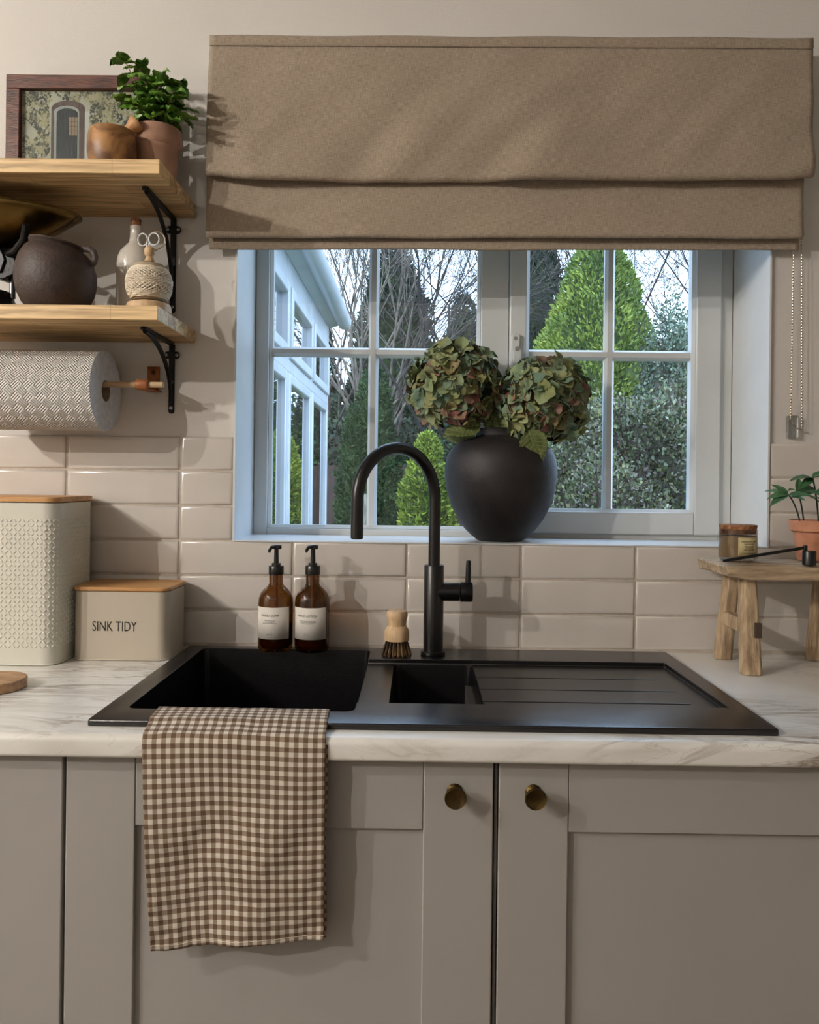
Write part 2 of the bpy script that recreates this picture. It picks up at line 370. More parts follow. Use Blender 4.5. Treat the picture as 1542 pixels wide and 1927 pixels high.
# kitchen paper with embossed basket weave
def emboss(m):
    N, L = m.node_tree.nodes, m.node_tree.links; b = N['Principled BSDF']
    co = N.new('ShaderNodeTexCoord'); mp = N.new('ShaderNodeMapping'); mp.inputs['Rotation'].default_value = (0, 0, PI/4); mp.inputs['Scale'].default_value = (1, 1, 1)
    L.new(co.outputs['UV'], mp.inputs['Vector'])
    ck = N.new('ShaderNodeTexChecker'); ck.inputs['Scale'].default_value = 1/.017; L.new(mp.outputs[0], ck.inputs['Vector'])
    sp = N.new('ShaderNodeSeparateXYZ'); L.new(mp.outputs[0], sp.inputs[0]); w = []
    for i in (0, 1):
        a = N.new('ShaderNodeMath'); a.operation = 'MULTIPLY'; a.inputs[1].default_value = 2*PI/.0042; L.new(sp.outputs[i], a.inputs[0])
        s = N.new('ShaderNodeMath'); s.operation = 'SINE'; L.new(a.outputs[0], s.inputs[0]); w.append(s.outputs[0])
    mx = N.new('ShaderNodeMix'); L.new(ck.outputs['Fac'], mx.inputs[0]); L.new(w[0], mx.inputs['A']); L.new(w[1], mx.inputs['B'])
    bp = N.new('ShaderNodeBump'); bp.inputs['Strength'].default_value = 1; bp.inputs['Distance'].default_value = .0018; L.new(mx.outputs['Result'], bp.inputs['Height']); L.new(bp.outputs[0], b.inputs['Normal'])
emboss(M_paper)

# ================================================================= STRUCTURE
YW = 1.68; YP = YW+.006; YO = 1.98
WX0, WX1, WZ0, WZ1 = -.392, .752, 1.127, 2.12
ZT = .90; RX0, RX1, RY0, RZ1 = -3.6, 2.9, -4.2, 2.5
b = MB()
b.box((RX0-.1, YP, -.2), (WX0, YO, RZ1+.2)).box((WX1, YP, -.2), (RX1+.1, YO, RZ1+.2)).box((WX0, YP, -.2), (WX1, YO, WZ0-.012)).box((WX0, YP, WZ1), (WX1, YO, RZ1+.2))
wb_ = struct('wall_back', b, M_wall)
struct('wall_left', MB().box((RX0-.1, RY0-.1, -.1), (RX0, YP, RZ1+.1)), M_wall)
struct('wall_right', MB().box((RX1, RY0-.1, -.1), (RX1+.1, YP, RZ1+.1)), M_wall)
struct('wall_front', MB().box((RX0, RY0-.1, -.1), (RX1, RY0, RZ1+.1)), M_wall)
struct('ceiling', MB().box((RX0, RY0, RZ1), (RX1, YP, RZ1+.1)), M_wall)
struct('floor', MB().box((RX0, RY0, -.1), (RX1, YP, 0)), mat('floor_boards', (116,100,84), (96,80,66), scale=5, rough=.5, stretch=(1,12,1)))

# reveal lining and sill
t = .004
b = MB(); b.box((WX0, YW-.002, WZ0), (WX0+t, 1.872, WZ1)).box((WX1-t, YW-.002, WZ0), (WX1, 1.872, WZ1)).box((WX0+t, YW-.002, WZ1-t), (WX1-t, 1.872, WZ1))
struct('trim_1', b, M_white)
struct('trim_2', MB().box((WX0+t, YW-.0005, WZ0-.0007), (WX1-t, 1.872, WZ0+.0022)).box((WX0+t, YP-.0015, WZ0-.012), (WX1-t, 1.872, WZ0-.0007)), M_white)

# tiles
GZ0, GZ1 = ZT+.004, 1.351
PZ = (1.351-.9045)/6; PX = .2442; TX = -.5063
b = MB().box((RX0, YW-.0012, ZT-.02), (WX0, YP+.001, GZ1-.002)).box((WX1, YW-.0012, ZT-.02), (RX1, YP+.001, GZ1-.002)).box((WX0, YW-.0012, ZT-.02), (WX1, YP+.001, WZ0-.002))
# grout bed sits behind the tile faces
for i, v in enumerate(b.v): b.v[i] = (v[0], v[1]+(.0035 if v[1] < YP-.002 else 0), v[2])
grout = part('grout_bed', b, M_grout, wb_)
def tile_mesh(wd, ht):
    g = .0015; m = MB(); x0, x1, z0, z1 = g, wd-g, g, ht-g; pr = [(0, 0.0), (.0016, -.0034), (.0036, -.0046), (.008, -.0052)]
    vs = []; 
    for ins, y in pr:
        vs += [(x0+ins, y, z0+ins), (x1-ins, y, z0+ins), (x1-ins, y, z1-ins), (x0+ins, y, z1-ins)]
    fs = [(4*i+k, 4*i+(k+1) % 4, 4*i+4+(k+1) % 4, 4*i+4+k) for i in range(len(pr)-1) for k in range(4)]+[(12, 13, 14, 15)]
    m.add(vs, fs); return m.mesh('wall_tile', M_tile, ang=60)
TM = {}
def put_tile(x0, x1, z0, z1):
    if x1-x0 < .015: return
    key = (round(x1-x0, 3), round(z1-z0, 4))
    if key not in TM: TM[key] = tile_mesh(x1-x0, z1-z0)
    o = bpy.data.objects.new('tile', TM[key]); COL.objects.link(o); o.parent = wb_
    o.location = (x0, YP-.002, z0)
    o.rotation_euler = (random.uniform(-.004, .004), 0, random.uniform(-.0015, .0015))
for r_ in range(6):
    z1 = GZ1-r_*PZ; z0 = z1-PZ
    for c_ in range(-4, 9):
        a0, a1 = TX+c_*PX, TX+(c_+1)*PX
        if r_ < 3:
            if a1 <= WX0 or a0 >= WX1: put_tile(a0, a1, z0, z1)
            else:
                if a0 < WX0: put_tile(a0, WX0, z0, z1)
                if a1 > WX1: put_tile(WX1, a1, z0, z1)
        else:
            zz = z1
            put_tile(a0, a1, z0, zz)

# window
YF = 1.872
win = thing('window_1', None, None, (0.18, YF, WZ0)); win['kind'] = 'structure'; 
def frame_rect(x0, x1, z0, z1, wl, wr, wb2, wt, y0, y1):
    return MB().box((x0, y0, z0), (x0+wl, y1, z1)).box((x1-wr, y0, z0), (x1, y1, z1)).box((x0+wl, y0, z0), (x1-wr, y1, z0+wb2)).box((x0+wl, y0, z1-wt), (x1-wr, y1, z1))
b = frame_rect(WX0+t, WX1-t, WZ0, WZ1-t, .032, .030, .017, .03, YF, YF+.07)
b.box((.150, YF, WZ0+.017), (.216, YF+.07, WZ1-t-.03))
part('window_frame', b, M_upvc, win, bevel=.0025)
def bead(x0, x1, z0, z1, y, wd=.009):
    m = MB(); pr = [(0, 0), (.002, -.004), (wd, .004), (wd, .02), (0, .02)]
    vs = []
    for ins, dy in pr: vs += [(x0+ins, y+dy, z0+ins), (x1-ins, y+dy, z0+ins), (x1-ins, y+dy, z1-ins), (x0+ins, y+dy, z1-ins)]
    n = len(pr); fs = [(4*i+k, 4*i+(k+1) % 4, 4*((i+1) % n)+(k+1) % 4, 4*((i+1) % n)+k) for i in range(n) for k in range(4)]
    return m.add(vs, fs)
part('glazing_bead', bead(-.357, .151, WZ0+.016, WZ1-.033, YF+.012), M_upvc, win)
part('glass_pane', MB().box((-.357, YF+.034, WZ0+.015), (.152, YF+.038, WZ1-.03)), M_glass, win, smooth=False)
sash = frame_rect(.217, .7175, WZ0+.0125, WZ1-.03, .041, .06, .053, .06, YF-.012, YF+.05)
so = part('window_sash', sash, M_upvc, win, bevel=.0035)
for p0, p1 in (((.217, .66), (WZ0+.0125, WZ0+.0655)),):
    pass
part('glazing_bead', bead(.256, .659, WZ0+.0635, WZ1-.09, YF-.004), M_upvc, win)
part('glass_pane', MB().box((.257, YF+.024, WZ0+.063), (.659, YF+.028, WZ1-.088)), M_glass, win, smooth=False)
def bar(x0, z0, x1, z1, y):
    m = MB()
    if x1-x0 < z1-z0: poly = [(x0, y+.010), (x0+.006, y), (x1-.006, y), (x1, y+.010), (x1, y+.02), (x0, y+.02)]; m.prism(poly, z0, z1, 'z')
    else: m.prism([(y+.010, z0), (y, z0+.006), (y, z1-.006), (y+.010, z1), (y+.02, z1), (y+.02, z0)], x0, x1, 'x')
    return m
part('glazing_bar', bar(-.1185, WZ0+.024, -.0945, WZ1-.04, YF+.014), M_upvc, win, smooth=False)
part('glazing_bar', bar(-.350, 1.5575, .145, 1.5805, YF+.0145), M_upvc, win, smooth=False)
part('glazing_bar', bar(.4465, WZ0+.07, .4705, WZ1-.095, YF+.004), M_upvc, win, smooth=False)
part('glazing_bar', bar(.262, 1.5545, .652, 1.5785, YF+.0045), M_upvc, win, smooth=False)
h = part('window_handle', MB().prism(rrect(.2205, .2395, 1.525, 1.612, .0094), YF-.024, YF-.0125, 'y').prism(rrect(.2225, .2415, 1.44, 1.572, .0085), YF-.042, YF-.028, 'y').prism(rrect(.224, .238, 1.552, 1.566, .006), YF-.03, YF-.02, 'y'), M_upvc, win, bevel=.002)
part('lock_barrel', MB().tube([(.2315, YF-.043, 1.571), (.2315, YF-.0425, 1.571)], .0055, 20).tube([(.230, YF-.0245, 1.598), (.230, YF-.0238, 1.598)], .0045, 20), M_screw, h)

# ================================================================= WORKTOP, SINK, CABINETS
YC = 1.095
SX0, SX1, SY0, SY1, SZ = -.4727, .5273, 1.1325, 1.650, .9097
BA = (-.437, -.089, 1.190, 1.622); BB = (-.041, .116, 1.2535, 1.541)
def worktop():
    m = MB(); hx0, hx1, hy0, hy1 = SX0+.02, SX1-.02, SY0+.02, SY1-.012
    z0, z1 = ZT-.033, ZT
    r = .009; prof = []
    for k in range(7): a = PI+ k*PI/12; prof.append((YC+.0+r+r*math.cos(a)*1, z0+r*0+ (r-r*math.cos(k*PI/12-0))*0))
    # rounded front profile (y, z)
    pf = [(hy0, z0), (YC+.006, z0)]
    for k in range(7):
        a = math.radians(270-15*k); pf.append((YC+.006+.006*math.cos(a), z0+.006+.006*math.sin(a)))
    for k in range(7):
        a = math.radians(180-15*k); pf.append((YC+.011+.011*math.cos(a), z1-.011+.011*math.sin(a)))
    pf.append((hy0, z1))
    m.prism(pf, -1.9, 1.9, 'x')
    m.box((-1.9, hy0, z0), (hx0, YW+.004, z1)).box((hx1, hy0, z0), (1.9, YW+.004, z1)).box((hx0, hy1, z0), (hx1, YW+.004, z1))
    return m
wt = solo('worktop', worktop(), M_marble, (0, YC, ZT-.033), 'white marble-effect worktop with grey-brown veins and a rounded front edge', 'worktop', ang=50)

# sink by boolean
def solid_obj(mb, name, bev=0, seg=3):
    me = mb.mesh(name, M_comp, smooth=False); o = bpy.data.objects.new(name, me); COL.objects.link(o)
    if bev:
        bm = bmesh.new(); bm.from_mesh(me); bmesh.ops.bevel(bm, geom=[e for e in bm.edges], offset=bev, segments=seg, affect='EDGES', profile=.5); bm.to_mesh(me); bm.free()
    return o
def boolean(o, c, op='DIFFERENCE'):
    md = o.modifiers.new('b', 'BOOLEAN'); md.operation = op; md.solver = 'EXACT'; md.object = c
    dg = bpy.context.evaluated_depsgraph_get(); me = bpy.data.meshes.new_from_object(o.evaluated_get(dg))
    o.modifiers.clear(); o.data = me; bpy.data.objects.remove(c)
def tapered(x0, x1, y0, y1, r, z0, z1, ins):
    top = rrect(x0, x1, y0, y1, r); bot = rrect(x0+ins, x1-ins, y0+ins, y1-ins, r*.8); n = len(top)
    mid = rrect(x0+ins*.9, x1-ins*.9, y0+ins*.9, y1-ins*.9, r); bot = rrect(x0+ins*.9+.014, x1-ins*.9-.014, y0+ins*.9+.014, y1-ins*.9-.014, r*.8)
    vs = [(p, q, z1) for p, q in top]+[(p, q, z0+.014) for p, q in mid]+[(p, q, z0) for p, q in bot]
    fs = [tuple(range(n)), tuple(2*n+i for i in range(n-1, -1, -1))]+[(k*n+i, k*n+n+i, k*n+n+(i+1) % n, k*n+(i+1) % n) for k in range(2) for i in range(n)]
    return MB().add(vs, fs)
s = solid_obj(MB().prism(rrect(SX0, SX1, SY0, SY1, .006, 3), SZ-.0097, SZ), 'sink', 0)
bm = bmesh.new(); bm.from_mesh(s.data)
bmesh.ops.bevel(bm, geom=[e for e in bm.edges if all(abs(v.co.z-SZ) < 1e-5 for v in e.verts)], offset=.003, segments=3, affect='EDGES', profile=.5); bm.to_mesh(s.data); bm.free()
boolean(s, solid_obj(MB().prism(rrect(BA[0]-.008, BA[1]+.008, BA[2]-.008, BA[3]+.006, .02), .69, SZ-.005), 'hull'), 'UNION')
boolean(s, solid_obj(MB().prism(rrect(BB[0]-.008, SX1-.025, BB[2]-.01, BB[3]+.008, .02), .78, SZ-.005), 'hull'), 'UNION')
# shallow recess of the drainer
boolean(s, solid_obj(MB().prism([(-.0945, 1.240), (.497, 1.240), (.491, 1.545), (-.0945, 1.545)], SZ-.0085, SZ+.02), 'cut', 0), 'DIFFERENCE')
boolean(s, solid_obj(tapered(BA[0], BA[1], BA[2], BA[3], .014, .705, SZ+.02, .012), 'cut'))
boolean(s, solid_obj(tapered(BB[0], BB[1], BB[2], BB[3], .014, .80, SZ+.02, .008), 'cut'))
for y_, xa, xb in ((1.4430, .11, .4525), (1.3625, .11, .4550), (1.2860, .11, .4535)):
    boolean(s, solid_obj(MB().box((xa, y_-.0022, SZ-.0125), (xb, y_+.0022, SZ+.01)), 'cut'))
sm = s.data; bpy.data.objects.remove(s)
sm.transform(Matrix.Translation((-.0273, -1.39, -.9))); sm.materials.clear(); sm.materials.append(M_comp)
sm.polygons.foreach_set('material_index', [0]*len(sm.polygons))
sm.polygons.foreach_set('use_smooth', [True]*len(sm.polygons)); sm.set_sharp_from_angle(angle=math.radians(30))
sink = thing('sink', 'large matt black one and a half bowl sink with a grooved drainer', 'sink', (.0273, 1.39, .9))
sb = link('basin', sm, sink, (.0273, 1.39, .9), bevel=.0015, seg=2)
part('drain', MB().lathe([(0, .7062), (.03, .7062), (.042, .7072), (.043, .7055), (.043, .705)], (-.263, 1.43, 0), 32), M_screw, sink)
part('drain', MB().lathe([(0, .8012), (.03, .8012), (.042, .8022), (.043, .8005), (.043, .80)], (.037, 1.40, 0), 32), M_screw, sink)

# cabinets
YD = 1.118
def cabinet(x0, x1, label, knob=None):
    c = thing('kitchen_cabinet', label, 'cabinet', ((x0+x1)/2, YD, .0), 'kitchen base cabinets')
    part('body', MB().box((x0, YD+.021, .12), (x0+.016, YW-.03, .862)).box((x1-.016, YD+.021, .12), (x1, YW-.03, .862)).box((x0+.016, YD+.021, .12), (x1-.016, YW-.03, .136)).box((x0+.016, YW-.045, .136), (x1-.016, YW-.03, .862)).box((x0+.016, YD+.021, .845), (x1-.016, YD+.04, .862)), M_gap, c)
    part('plinth', MB().box((x0, YD+.06, 0), (x1, YD+.075, .12)), M_cab, c)
    a, e = x0+.0015, x1-.0015; zt, zb = .8635, .125; st = .099; g = .0012
    d = MB(); d.box((a, YD, zb), (a+st, YD+.02, zt)).box((e-st, YD, zb), (e, YD+.02, zt))
    d.box((a+st+g*.3, YD+.0008, zt-.1), (e-st-g*.3, YD+.02, zt)).box((a+st+g*.3, YD+.0008, zb), (e-st-g*.3, YD+.02, zb+.1))
    do = part('door', d, M_cab, c, bevel=.0016, seg=2)
    part('door_panel', MB().box((a+st-.001, YD+.008, zb+.099), (e-st+.001, YD+.0195, zt-.099)), M_cab, do)
    if knob:
        K = Matrix.Rotation(PI/2, 4, 'X')
        prof = [(0, 0), (.0105, 0), (.0115, .0015), (.0095, .004), (.006, .007), (.0055, .013), (.008, .018), (.0135, .0215), (.0152, .0245), (.0153, .0275), (.0142, .0292), (.0135, .0287), (0, .0284)]
        part('door_knob', MB().lathe(prof, (knob[0], YD, knob[1]), 32, M=K), M_brassk, do, label='round antique brass knob')
    return c
cabinet(-1.1040, -.4985, 'grey shaker base cabinet at the left edge, standing below the cutting board')
cabinet(-.4965, .1165, 'grey shaker base cabinet behind the gingham tea towel, one brass knob', (.060, .820))
cabinet(.1215, .7315, 'grey shaker base cabinet below the drainer, brass knob near its left edge', (.1715, .8205))
cabinet(.7335, 1.339, 'grey shaker base cabinet beyond the right frame edge, under the stool')
solo('filler_strip', MB().box((.1170, YD+.004, .12), (.1210, YD+.03, .862)), mat('grey_filler', (92,87,82), rough=.8), (.119, YD+.016, .12), 'dark strip in the gap between the two knobbed cabinet doors', 'strip')

# ================================================================= BLIND
def blind():
    root = thing('roman_blind', 'taupe linen roman blind, half drawn up in soft folds over the window', 'blind', (.18, 1.66, 1.735))
    def layer(name, L, R, ytop, ybot, amp, curl, seed, lift=0):
        # L, R: pixel points (top, bottom) on each side
        (lt, lb), (rt, rb) = L, R
        TL, TR, BL, BR = at(*lt, ytop), at(*rt, ytop), at(*lb, ybot), at(*rb, ybot)
        def fn(u, v):
            vv = min(v, 1)
            p = TL.lerp(TR, u).lerp(BL.lerp(BR, u), vv)
            dy = amp*(1.3*mnoise.noise(Vector((u*6+seed, vv*1.2, seed)))+.8*mnoise.noise(Vector((u*13+vv*2.5, vv*1.5+seed, 3)))) * (math.sin(min(vv, 1)*PI*.5)**.7)
            x, y, z = p.x, p.y+dy, p.z
            z += .0025*mnoise.noise(Vector((u*5, seed, 0)))*vv
            if lift: # corners of the fold sag towards the ends
                z += lift*math.exp(-(u/.05)**2)*vv**6 + lift*.6*math.exp(-((1-u)/.03)**2)*vv**6
                # crease near the left end
                d = abs(u-(.075-.05*(1-vv))); y += -.004*max(0, 1-d/.03)*vv
            return Vector((x, y, z))
        m = MB(); NV = 30
        def full(u, v):
            if v <= .8: return fn(u, v/.8)
            k = (v-.8)/.2; p = fn(u, 1); a = k*PI
            if k <= .5:
                a = k*2*PI; return p+Vector((0, curl*(1-math.cos(a)), -curl*math.sin(a)*.8))
            q = p+Vector((0, curl*2, 0)); return q+Vector((0, 0, (k-.5)*2*.05))
        m.grid(full, 120, 40)
        return part(name, m, M_linen, root, solid=.0015, ang=80)
    layer('fold_panel', ((395, 84), (386.5, 330)), ((1531, 90), (1534, 330)), 1.6312, 1.612, .013, .010, 3, .012)
    layer('fold_panel', ((389, 325), (388, 441)), ((1514, 325), (1513, 443)), 1.646, 1.634, .006, .006, 9)
    layer('fold_panel', ((394, 432), (394, 466)), ((1505, 436), (1504, 468)), 1.660, 1.654, .0015, .003, 17)
    # header
    A, B_ = at(395, 67, 1.630), at(1531, 72, 1.630); A2 = at(395, 86, 1.630); B2 = at(1531, 92, 1.630)
    hd = MB().grid(lambda u, v: A.lerp(B_, u).lerp(A2.lerp(B2, u), v)+Vector((0, -.0012+.0008*math.sin(u*60)*v, .001*math.sin(u*25)*(1-v))), 90, 4)
    part('header_hem', hd, M_linen, root, solid=.002, ang=80)
    part('headrail', MB().box((A.x+.004, 1.635, A.z-.035), (B_.x-.004, YP, A.z-.001)), M_white, root)
    # side return on the left
    part('stitching', MB().tube([A2+Vector((.002, -.0022, 0)), B2+Vector((-.002, -.0012, 0))], .0006, 5), M_linen, root)
    return root
bl = blind()
# bead chain loop
ch = MB(); pts = []
def beadrun(p, q, n):
    for k in range(n): pts.append(p.lerp(q, k/n))
ca = at(1509, 440, 1.668); cb = at(1494, 462, 1.668); cc = at(1488.5, 790, 1.668); cd_ = at(1509.5, 808, 1.668)
beadrun(cb, cc, 60); 
for k in range(8):
    u = k/8; p = cc.lerp(cd_, u); p.z -= .006*math.sin(u*PI); pts.append(p)
beadrun(cd_, ca, 68)
ico = []
bmx = bmesh.new(); bmesh.ops.create_icosphere(bmx, subdivisions=1, radius=.00215); iv = [v.co.copy() for v in bmx.verts]; ifc = [tuple(v.index for v in f.verts) for f in bmx.faces]; bmx.free()
for p in pts: ch.add([p+q for q in iv], ifc)
ch.tube(pts, .0006, 4)
solo('bead_chain', ch, M_bead, cd_, 'long metal bead chain loop hanging from the right end of the blind', 'chain')
P = at(1493, 805, YP-.0085)
cc_ = thing('chain_tensioner', 'small clear plastic chain clip screwed to wall above the right tiles', 'clip', (P.x, YP, P.z))
part('clip_body', MB().prism(rrect(P.x-.012, P.x+.010, P.z-.022, P.z+.026, .004), YP-.014, YP-.0005, 'y'), M_clearp, cc_, bevel=.0015)
part('screw', MB().tube([(P.x-.002, YP-.0165, P.z-.012), (P.x-.002, YP-.014, P.z-.012)], .0033, 14), M_screw, cc_)

# ================================================================= SHELVES
SHX = -.4785; YS = 1.440
def shelf(zb, label):
    o = solo('wall_shelf', MB().box((-1.45, YS, zb), (SHX, YP-.0005, zb+.0265)), M_oak, (-.96, YS, zb), label, 'shelf', 'oak wall shelves', bevel=.0012, smooth=False)
    return zb+.0265
ZS1 = shelf(1.8195, 'upper oak stave shelf holding the framed picture and potted plant')
ZS2 = shelf(1.5505, 'lower oak stave shelf holding the dark jug, bottle and twine')

def bracket(zb, label, drop, x=-.5275):
    r = thing('shelf_bracket', label, 'bracket', (x, YP, zb), 'black iron shelf brackets')
    hw = .0062
    part('upright', MB().prism(rrect(x-hw, x+hw, zb-drop, zb-.001, .0058), YP-.0052, YP-.0004, 'y').prism(rrect(x-.0165, x+.0165, zb-.0345, zb-.0185, .0075), YP-.0062, YP-.0004, 'y'), M_iron, r, bevel=.0012)
    part('arm', MB().prism(rrect(x-hw, x+hw, YP-.185, YP-.001, .006), zb-.0058, zb-.0006, 'z'), M_iron, r, bevel=.001)
    pts_ = []
    for k in range(15):
        u = k/14; pts_.append((x, YP-.165+.158*(u**1.0) - .0, zb-.008-(drop*.86)*(u**2.2)*.98-.004*math.sin(u*PI)))
    pts_ = [(x, YP-.172+.166*math.sin(u*PI/2), zb-.007-drop*.80*(1-math.cos(u*PI/2))) for u in [k/14 for k in range(15)]]
    part('brace', MB().tube(pts_, .0045, 8, flat=1.2), M_iron, r)
    for sx_, sz_ in ((-.0118, -.0265), (.0118, -.0265), (0, -drop+.012)):
        p = (x+sx_, YP-.0074, zb+sz_)
        sc_ = part('screw', MB().lathe([(0, .0016), (.0022, .0015), (.0036, .0004), (.0038, 0)], p, 16, M=Matrix.Rotation(PI/2, 4, 'X')).box((p[0]-.0019, p[1]-.0017, p[2]-.0004), (p[0]+.0019, p[1]-.0006, p[2]+.0004), 1).box((p[0]-.0004, p[1]-.0017, p[2]-.0019), (p[0]+.0004, p[1]-.0006, p[2]+.0019), 1), [M_screw, M_ink], r)
bracket(1.8195, 'black iron bracket under the upper shelf, behind the scissors', .205)
bracket(1.5505, 'black iron bracket under the lower shelf, beside the paper roll', .152)

# ================================================================= PICTURE
def picture():
    y = 1.642; x0 = at(15, 143, y).x; z1 = at(15, 143, y).z; z0 = ZS1+.0005; x1 = x0+.318; fw = .029
    r = thing('picture_frame', 'dark red-brown wooden picture frame of an ivy-clad arched doorway, leaning on wall', 'picture', ((x0+x1)/2, y+.01, z0))
    b = MB()
    for (xa, xb, za, zb) in ((x0, x1, z1-fw, z1), (x0, x1, z0, z0+fw), (x0, x0+fw, z0+fw, z1-fw), (x1-fw, x1, z0+fw, z1-fw)):
        b.box((xa, y-.008, za), (xb, y+.012, zb))
    part('frame', b, M_frame, r, bevel=.0018)
    ix0, ix1, iz0, iz1 = x0+fw, x1-fw, z0+fw, z1-fw
    mats = [mat('print_plaster', (196,186,162), (170,160,140), scale=20, rough=.6), mat('print_brown', (112,84,74), (84,62,56), scale=60, rough=.6), mat('print_dark', (58,56,56), (44,42,44), scale=40, rough=.6),
            mat('print_stone', (198,196,186), rough=.6), mat('print_pane', (168,134,106), rough=.6),
            mat('print_ivy_light', (186,172,134), (164,150,112), scale=60, rough=.6), mat('print_ivy', (124,116,88), rough=.6), mat('print_ivy_dark', (74,70,56), rough=.6), mat('print_white', (206,200,190), rough=.6)]
    m = MB(); yy = [y+.004]
    def quad(xa, xb, za, zb, mi):
        yy[0] -= .00002; m.add([(xa, yy[0], za), (xb, yy[0], za), (xb, yy[0], zb), (xa, yy[0], zb)], [(0, 1, 2, 3)], mi)
    def poly(ps, mi):
        yy[0] -= .00002; m.add([(p, yy[0], q) for p, q in ps], [tuple(range(len(ps)))], mi)
    quad(ix0, ix1, iz0, iz1, 0)
    def PX_(px, py): p = at(px, py, y); return p.x, p.z
    def arch(pl, pr, ptop, pspring, mi, zb=iz0):
        xa, zs = PX_(pl, pspring); xb, _ = PX_(pr, pspring); _, zt = PX_(pl, ptop); c = (xa+xb)/2; rx = (xb-xa)/2
        ps = [(xa, zb), (xb, zb)]+[(c+rx*math.cos(a), zs+(zt-zs)*math.sin(a)) for a in [k*PI/16 for k in range(17)]]
        poly(ps, mi)
    arch(95, 159, 187, 203, 1); arch(100, 148, 197, 209, 3); arch(105, 145, 202, 212, 2)
    xa, za = PX_(128, 253); xb, zb = PX_(144, 219); quad(xa, xb, za, zb, 4)
    for k in (1, 2): quad(xa+(xb-xa)*k/3-.0004, xa+(xb-xa)*k/3+.0004, za, zb, 2)
    for k in (1, 2, 3): quad(xa, xb, za+(zb-za)*k/4-.0004, za+(zb-za)*k/4+.0004, 2)
    xw, _ = PX_(158, 250); quad(xw, xw+.009, iz0, PX_(158, 208)[1], 8)
    R_ = random.Random(3); xm0 = PX_(95, 200)[0]; xm1 = PX_(162, 200)[0]; zt_ = PX_(100, 188)[1]
    n = 0
    while n < 3600:
        x = R_.uniform(ix0, ix1); z = R_.uniform(iz0, iz1)
        dens = .95 if x < xm0-.004 else (.9 if x > xm1+.006 else (.75 if z > zt_ else 0))
        hole = mnoise.noise(Vector((x*26, z*26, 4)))
        if R_.random() > dens or hole > .36: n += .3; continue
        if x < xm1 and x > xm0 and z < zt_: continue
        s_ = R_.uniform(.0018, .0040); a0 = R_.uniform(0, 6.28); sh = mnoise.noise(Vector((x*45, z*45, 9)))+R_.uniform(-.4, .4)
        mi = 5 if sh > .12 else (6 if sh > -.22 else 7)
        x = min(max(x, ix0+s_), ix1-s_); z = min(max(z, iz0+s_), iz1-s_)
        poly([(x+s_*math.cos(a0+k*2*PI/5)*(1 if k % 2 else .7), z+s_*math.sin(a0+k*2*PI/5)) for k in range(5)], mi); n += 1
    # keep the layers of ink within a tenth of a millimetre of the paper
    lo = yy[0]; m.v = [(a, y+.004-(y+.004-bb)*(.0006/(y+.004-lo)), c) for a, bb, c in m.v]
    part('print', m, mats, r, smooth=False, fix=False)
    part('backing', MB().box((ix0-.003, y+.0045, iz0-.003), (ix1+.003, y+.011, iz1+.003)), M_card, r)
    part('glass_pane', MB().box((ix0-.002, y-.002, iz0-.002), (ix1+.002, y-.0005, iz1+.002)), M_glass, r, smooth=False)
    return r
picture()

# ================================================================= MORTAR & PESTLE
c = at(211, 290, 1.525); c.z = ZS1
mo = thing('mortar', 'round olive wood mortar bowl on the upper shelf before the picture', 'bowl', c)
part('bowl', MB().lathe([(0, .001), (.030, 0), (.034, .003), (.041, .018), (.0458, .040), (.0462, .055), (.0445, .072), (.0425, .0845), (.0405, .0865), (.038, .084), (.038, .06), (.033, .03), (.02, .018), (0, .016)], c, 56, wob=.006), M_olive, mo)
h0 = at(254, 235.5, 1.535); h1 = at(214, 268, 1.525)
d_ = (h0-h1); prof = [(.0, 0), (.010, .001), (.0125, .006), (.012, .014), (.008, .026), (.0072, .036), (.0095, .046), (.0125, .053), (.0135, .057), (.013, .060), (0, .061)]
q = d_.to_track_quat('Z', 'Y').to_matrix().to_4x4()
prof = [(r*1.25, z*d_.length/.06*1.12) for r, z in prof]
solo('pestle', MB().lathe(prof, h1, 32, M=q), M_pestle, h1, 'small pale wooden pestle leaning out of the olive wood mortar', 'pestle')

# ================================================================= LEAVES
def leaf_mesh(name, L, W, m, serr=0, crinkle=.0, fold=.25, droop=.3, nu=8, nv=12, seed=0, tip=1.0, veins=None):
    def outline(v):
        return math.sin(PI*min(1, v**.75))**(.8)*(1-.25*v*tip)
    def fn(u, v):
        s_ = (u-.5)*2; wd = W*.5*outline(max(v, .0))*(1+serr*(abs((v*nv) % 2-1)-.5)*(abs(s_) > .8))
        x = s_*wd; y = L*v; z = fold*abs(x)-droop*L*v*v + crinkle*mnoise.noise(Vector((s_*2.2+seed, v*6, seed)))
        return Vector((x, y, z))
    mb = MB().grid(fn, nu, nv)
    ms = [m]
    if veins:
        ms = [m, veins]
        up = Vector((0, 0, .0004))
        mb.tube([fn(.5, k/10)+up for k in range(11)], [.0006*(1-k/14) for k in range(11)], 4, 1)
        for sgn in (0, 1):
            for j in range(1, 8):
                v0 = j/9.5
                ps = [fn(.5+(.5*(1 if sgn else -1))*q_*.95, min(1, v0+.16*q_))+up for q_ in (0, .33, .66, 1)]
                mb.tube(ps, .00045, 4, 1)
    return mb.mesh(name, ms, smooth=True, ang=80)
def orient(pos, direction, up, roll=0, sc=1):
    y = Vector(direction).normalized(); z = Vector(up)-y*Vector(up).dot(y)
    if z.length < 1e-3: z = Vector((1, 0, 0))-y*y.x
    z.normalize(); x = y.cross(z)
    R = Matrix((x, y, z)).transposed().to_4x4()
    return Matrix.Translation(pos) @ R @ Matrix.Rotation(roll, 4, 'Y') @ Matrix.Scale(sc, 4)

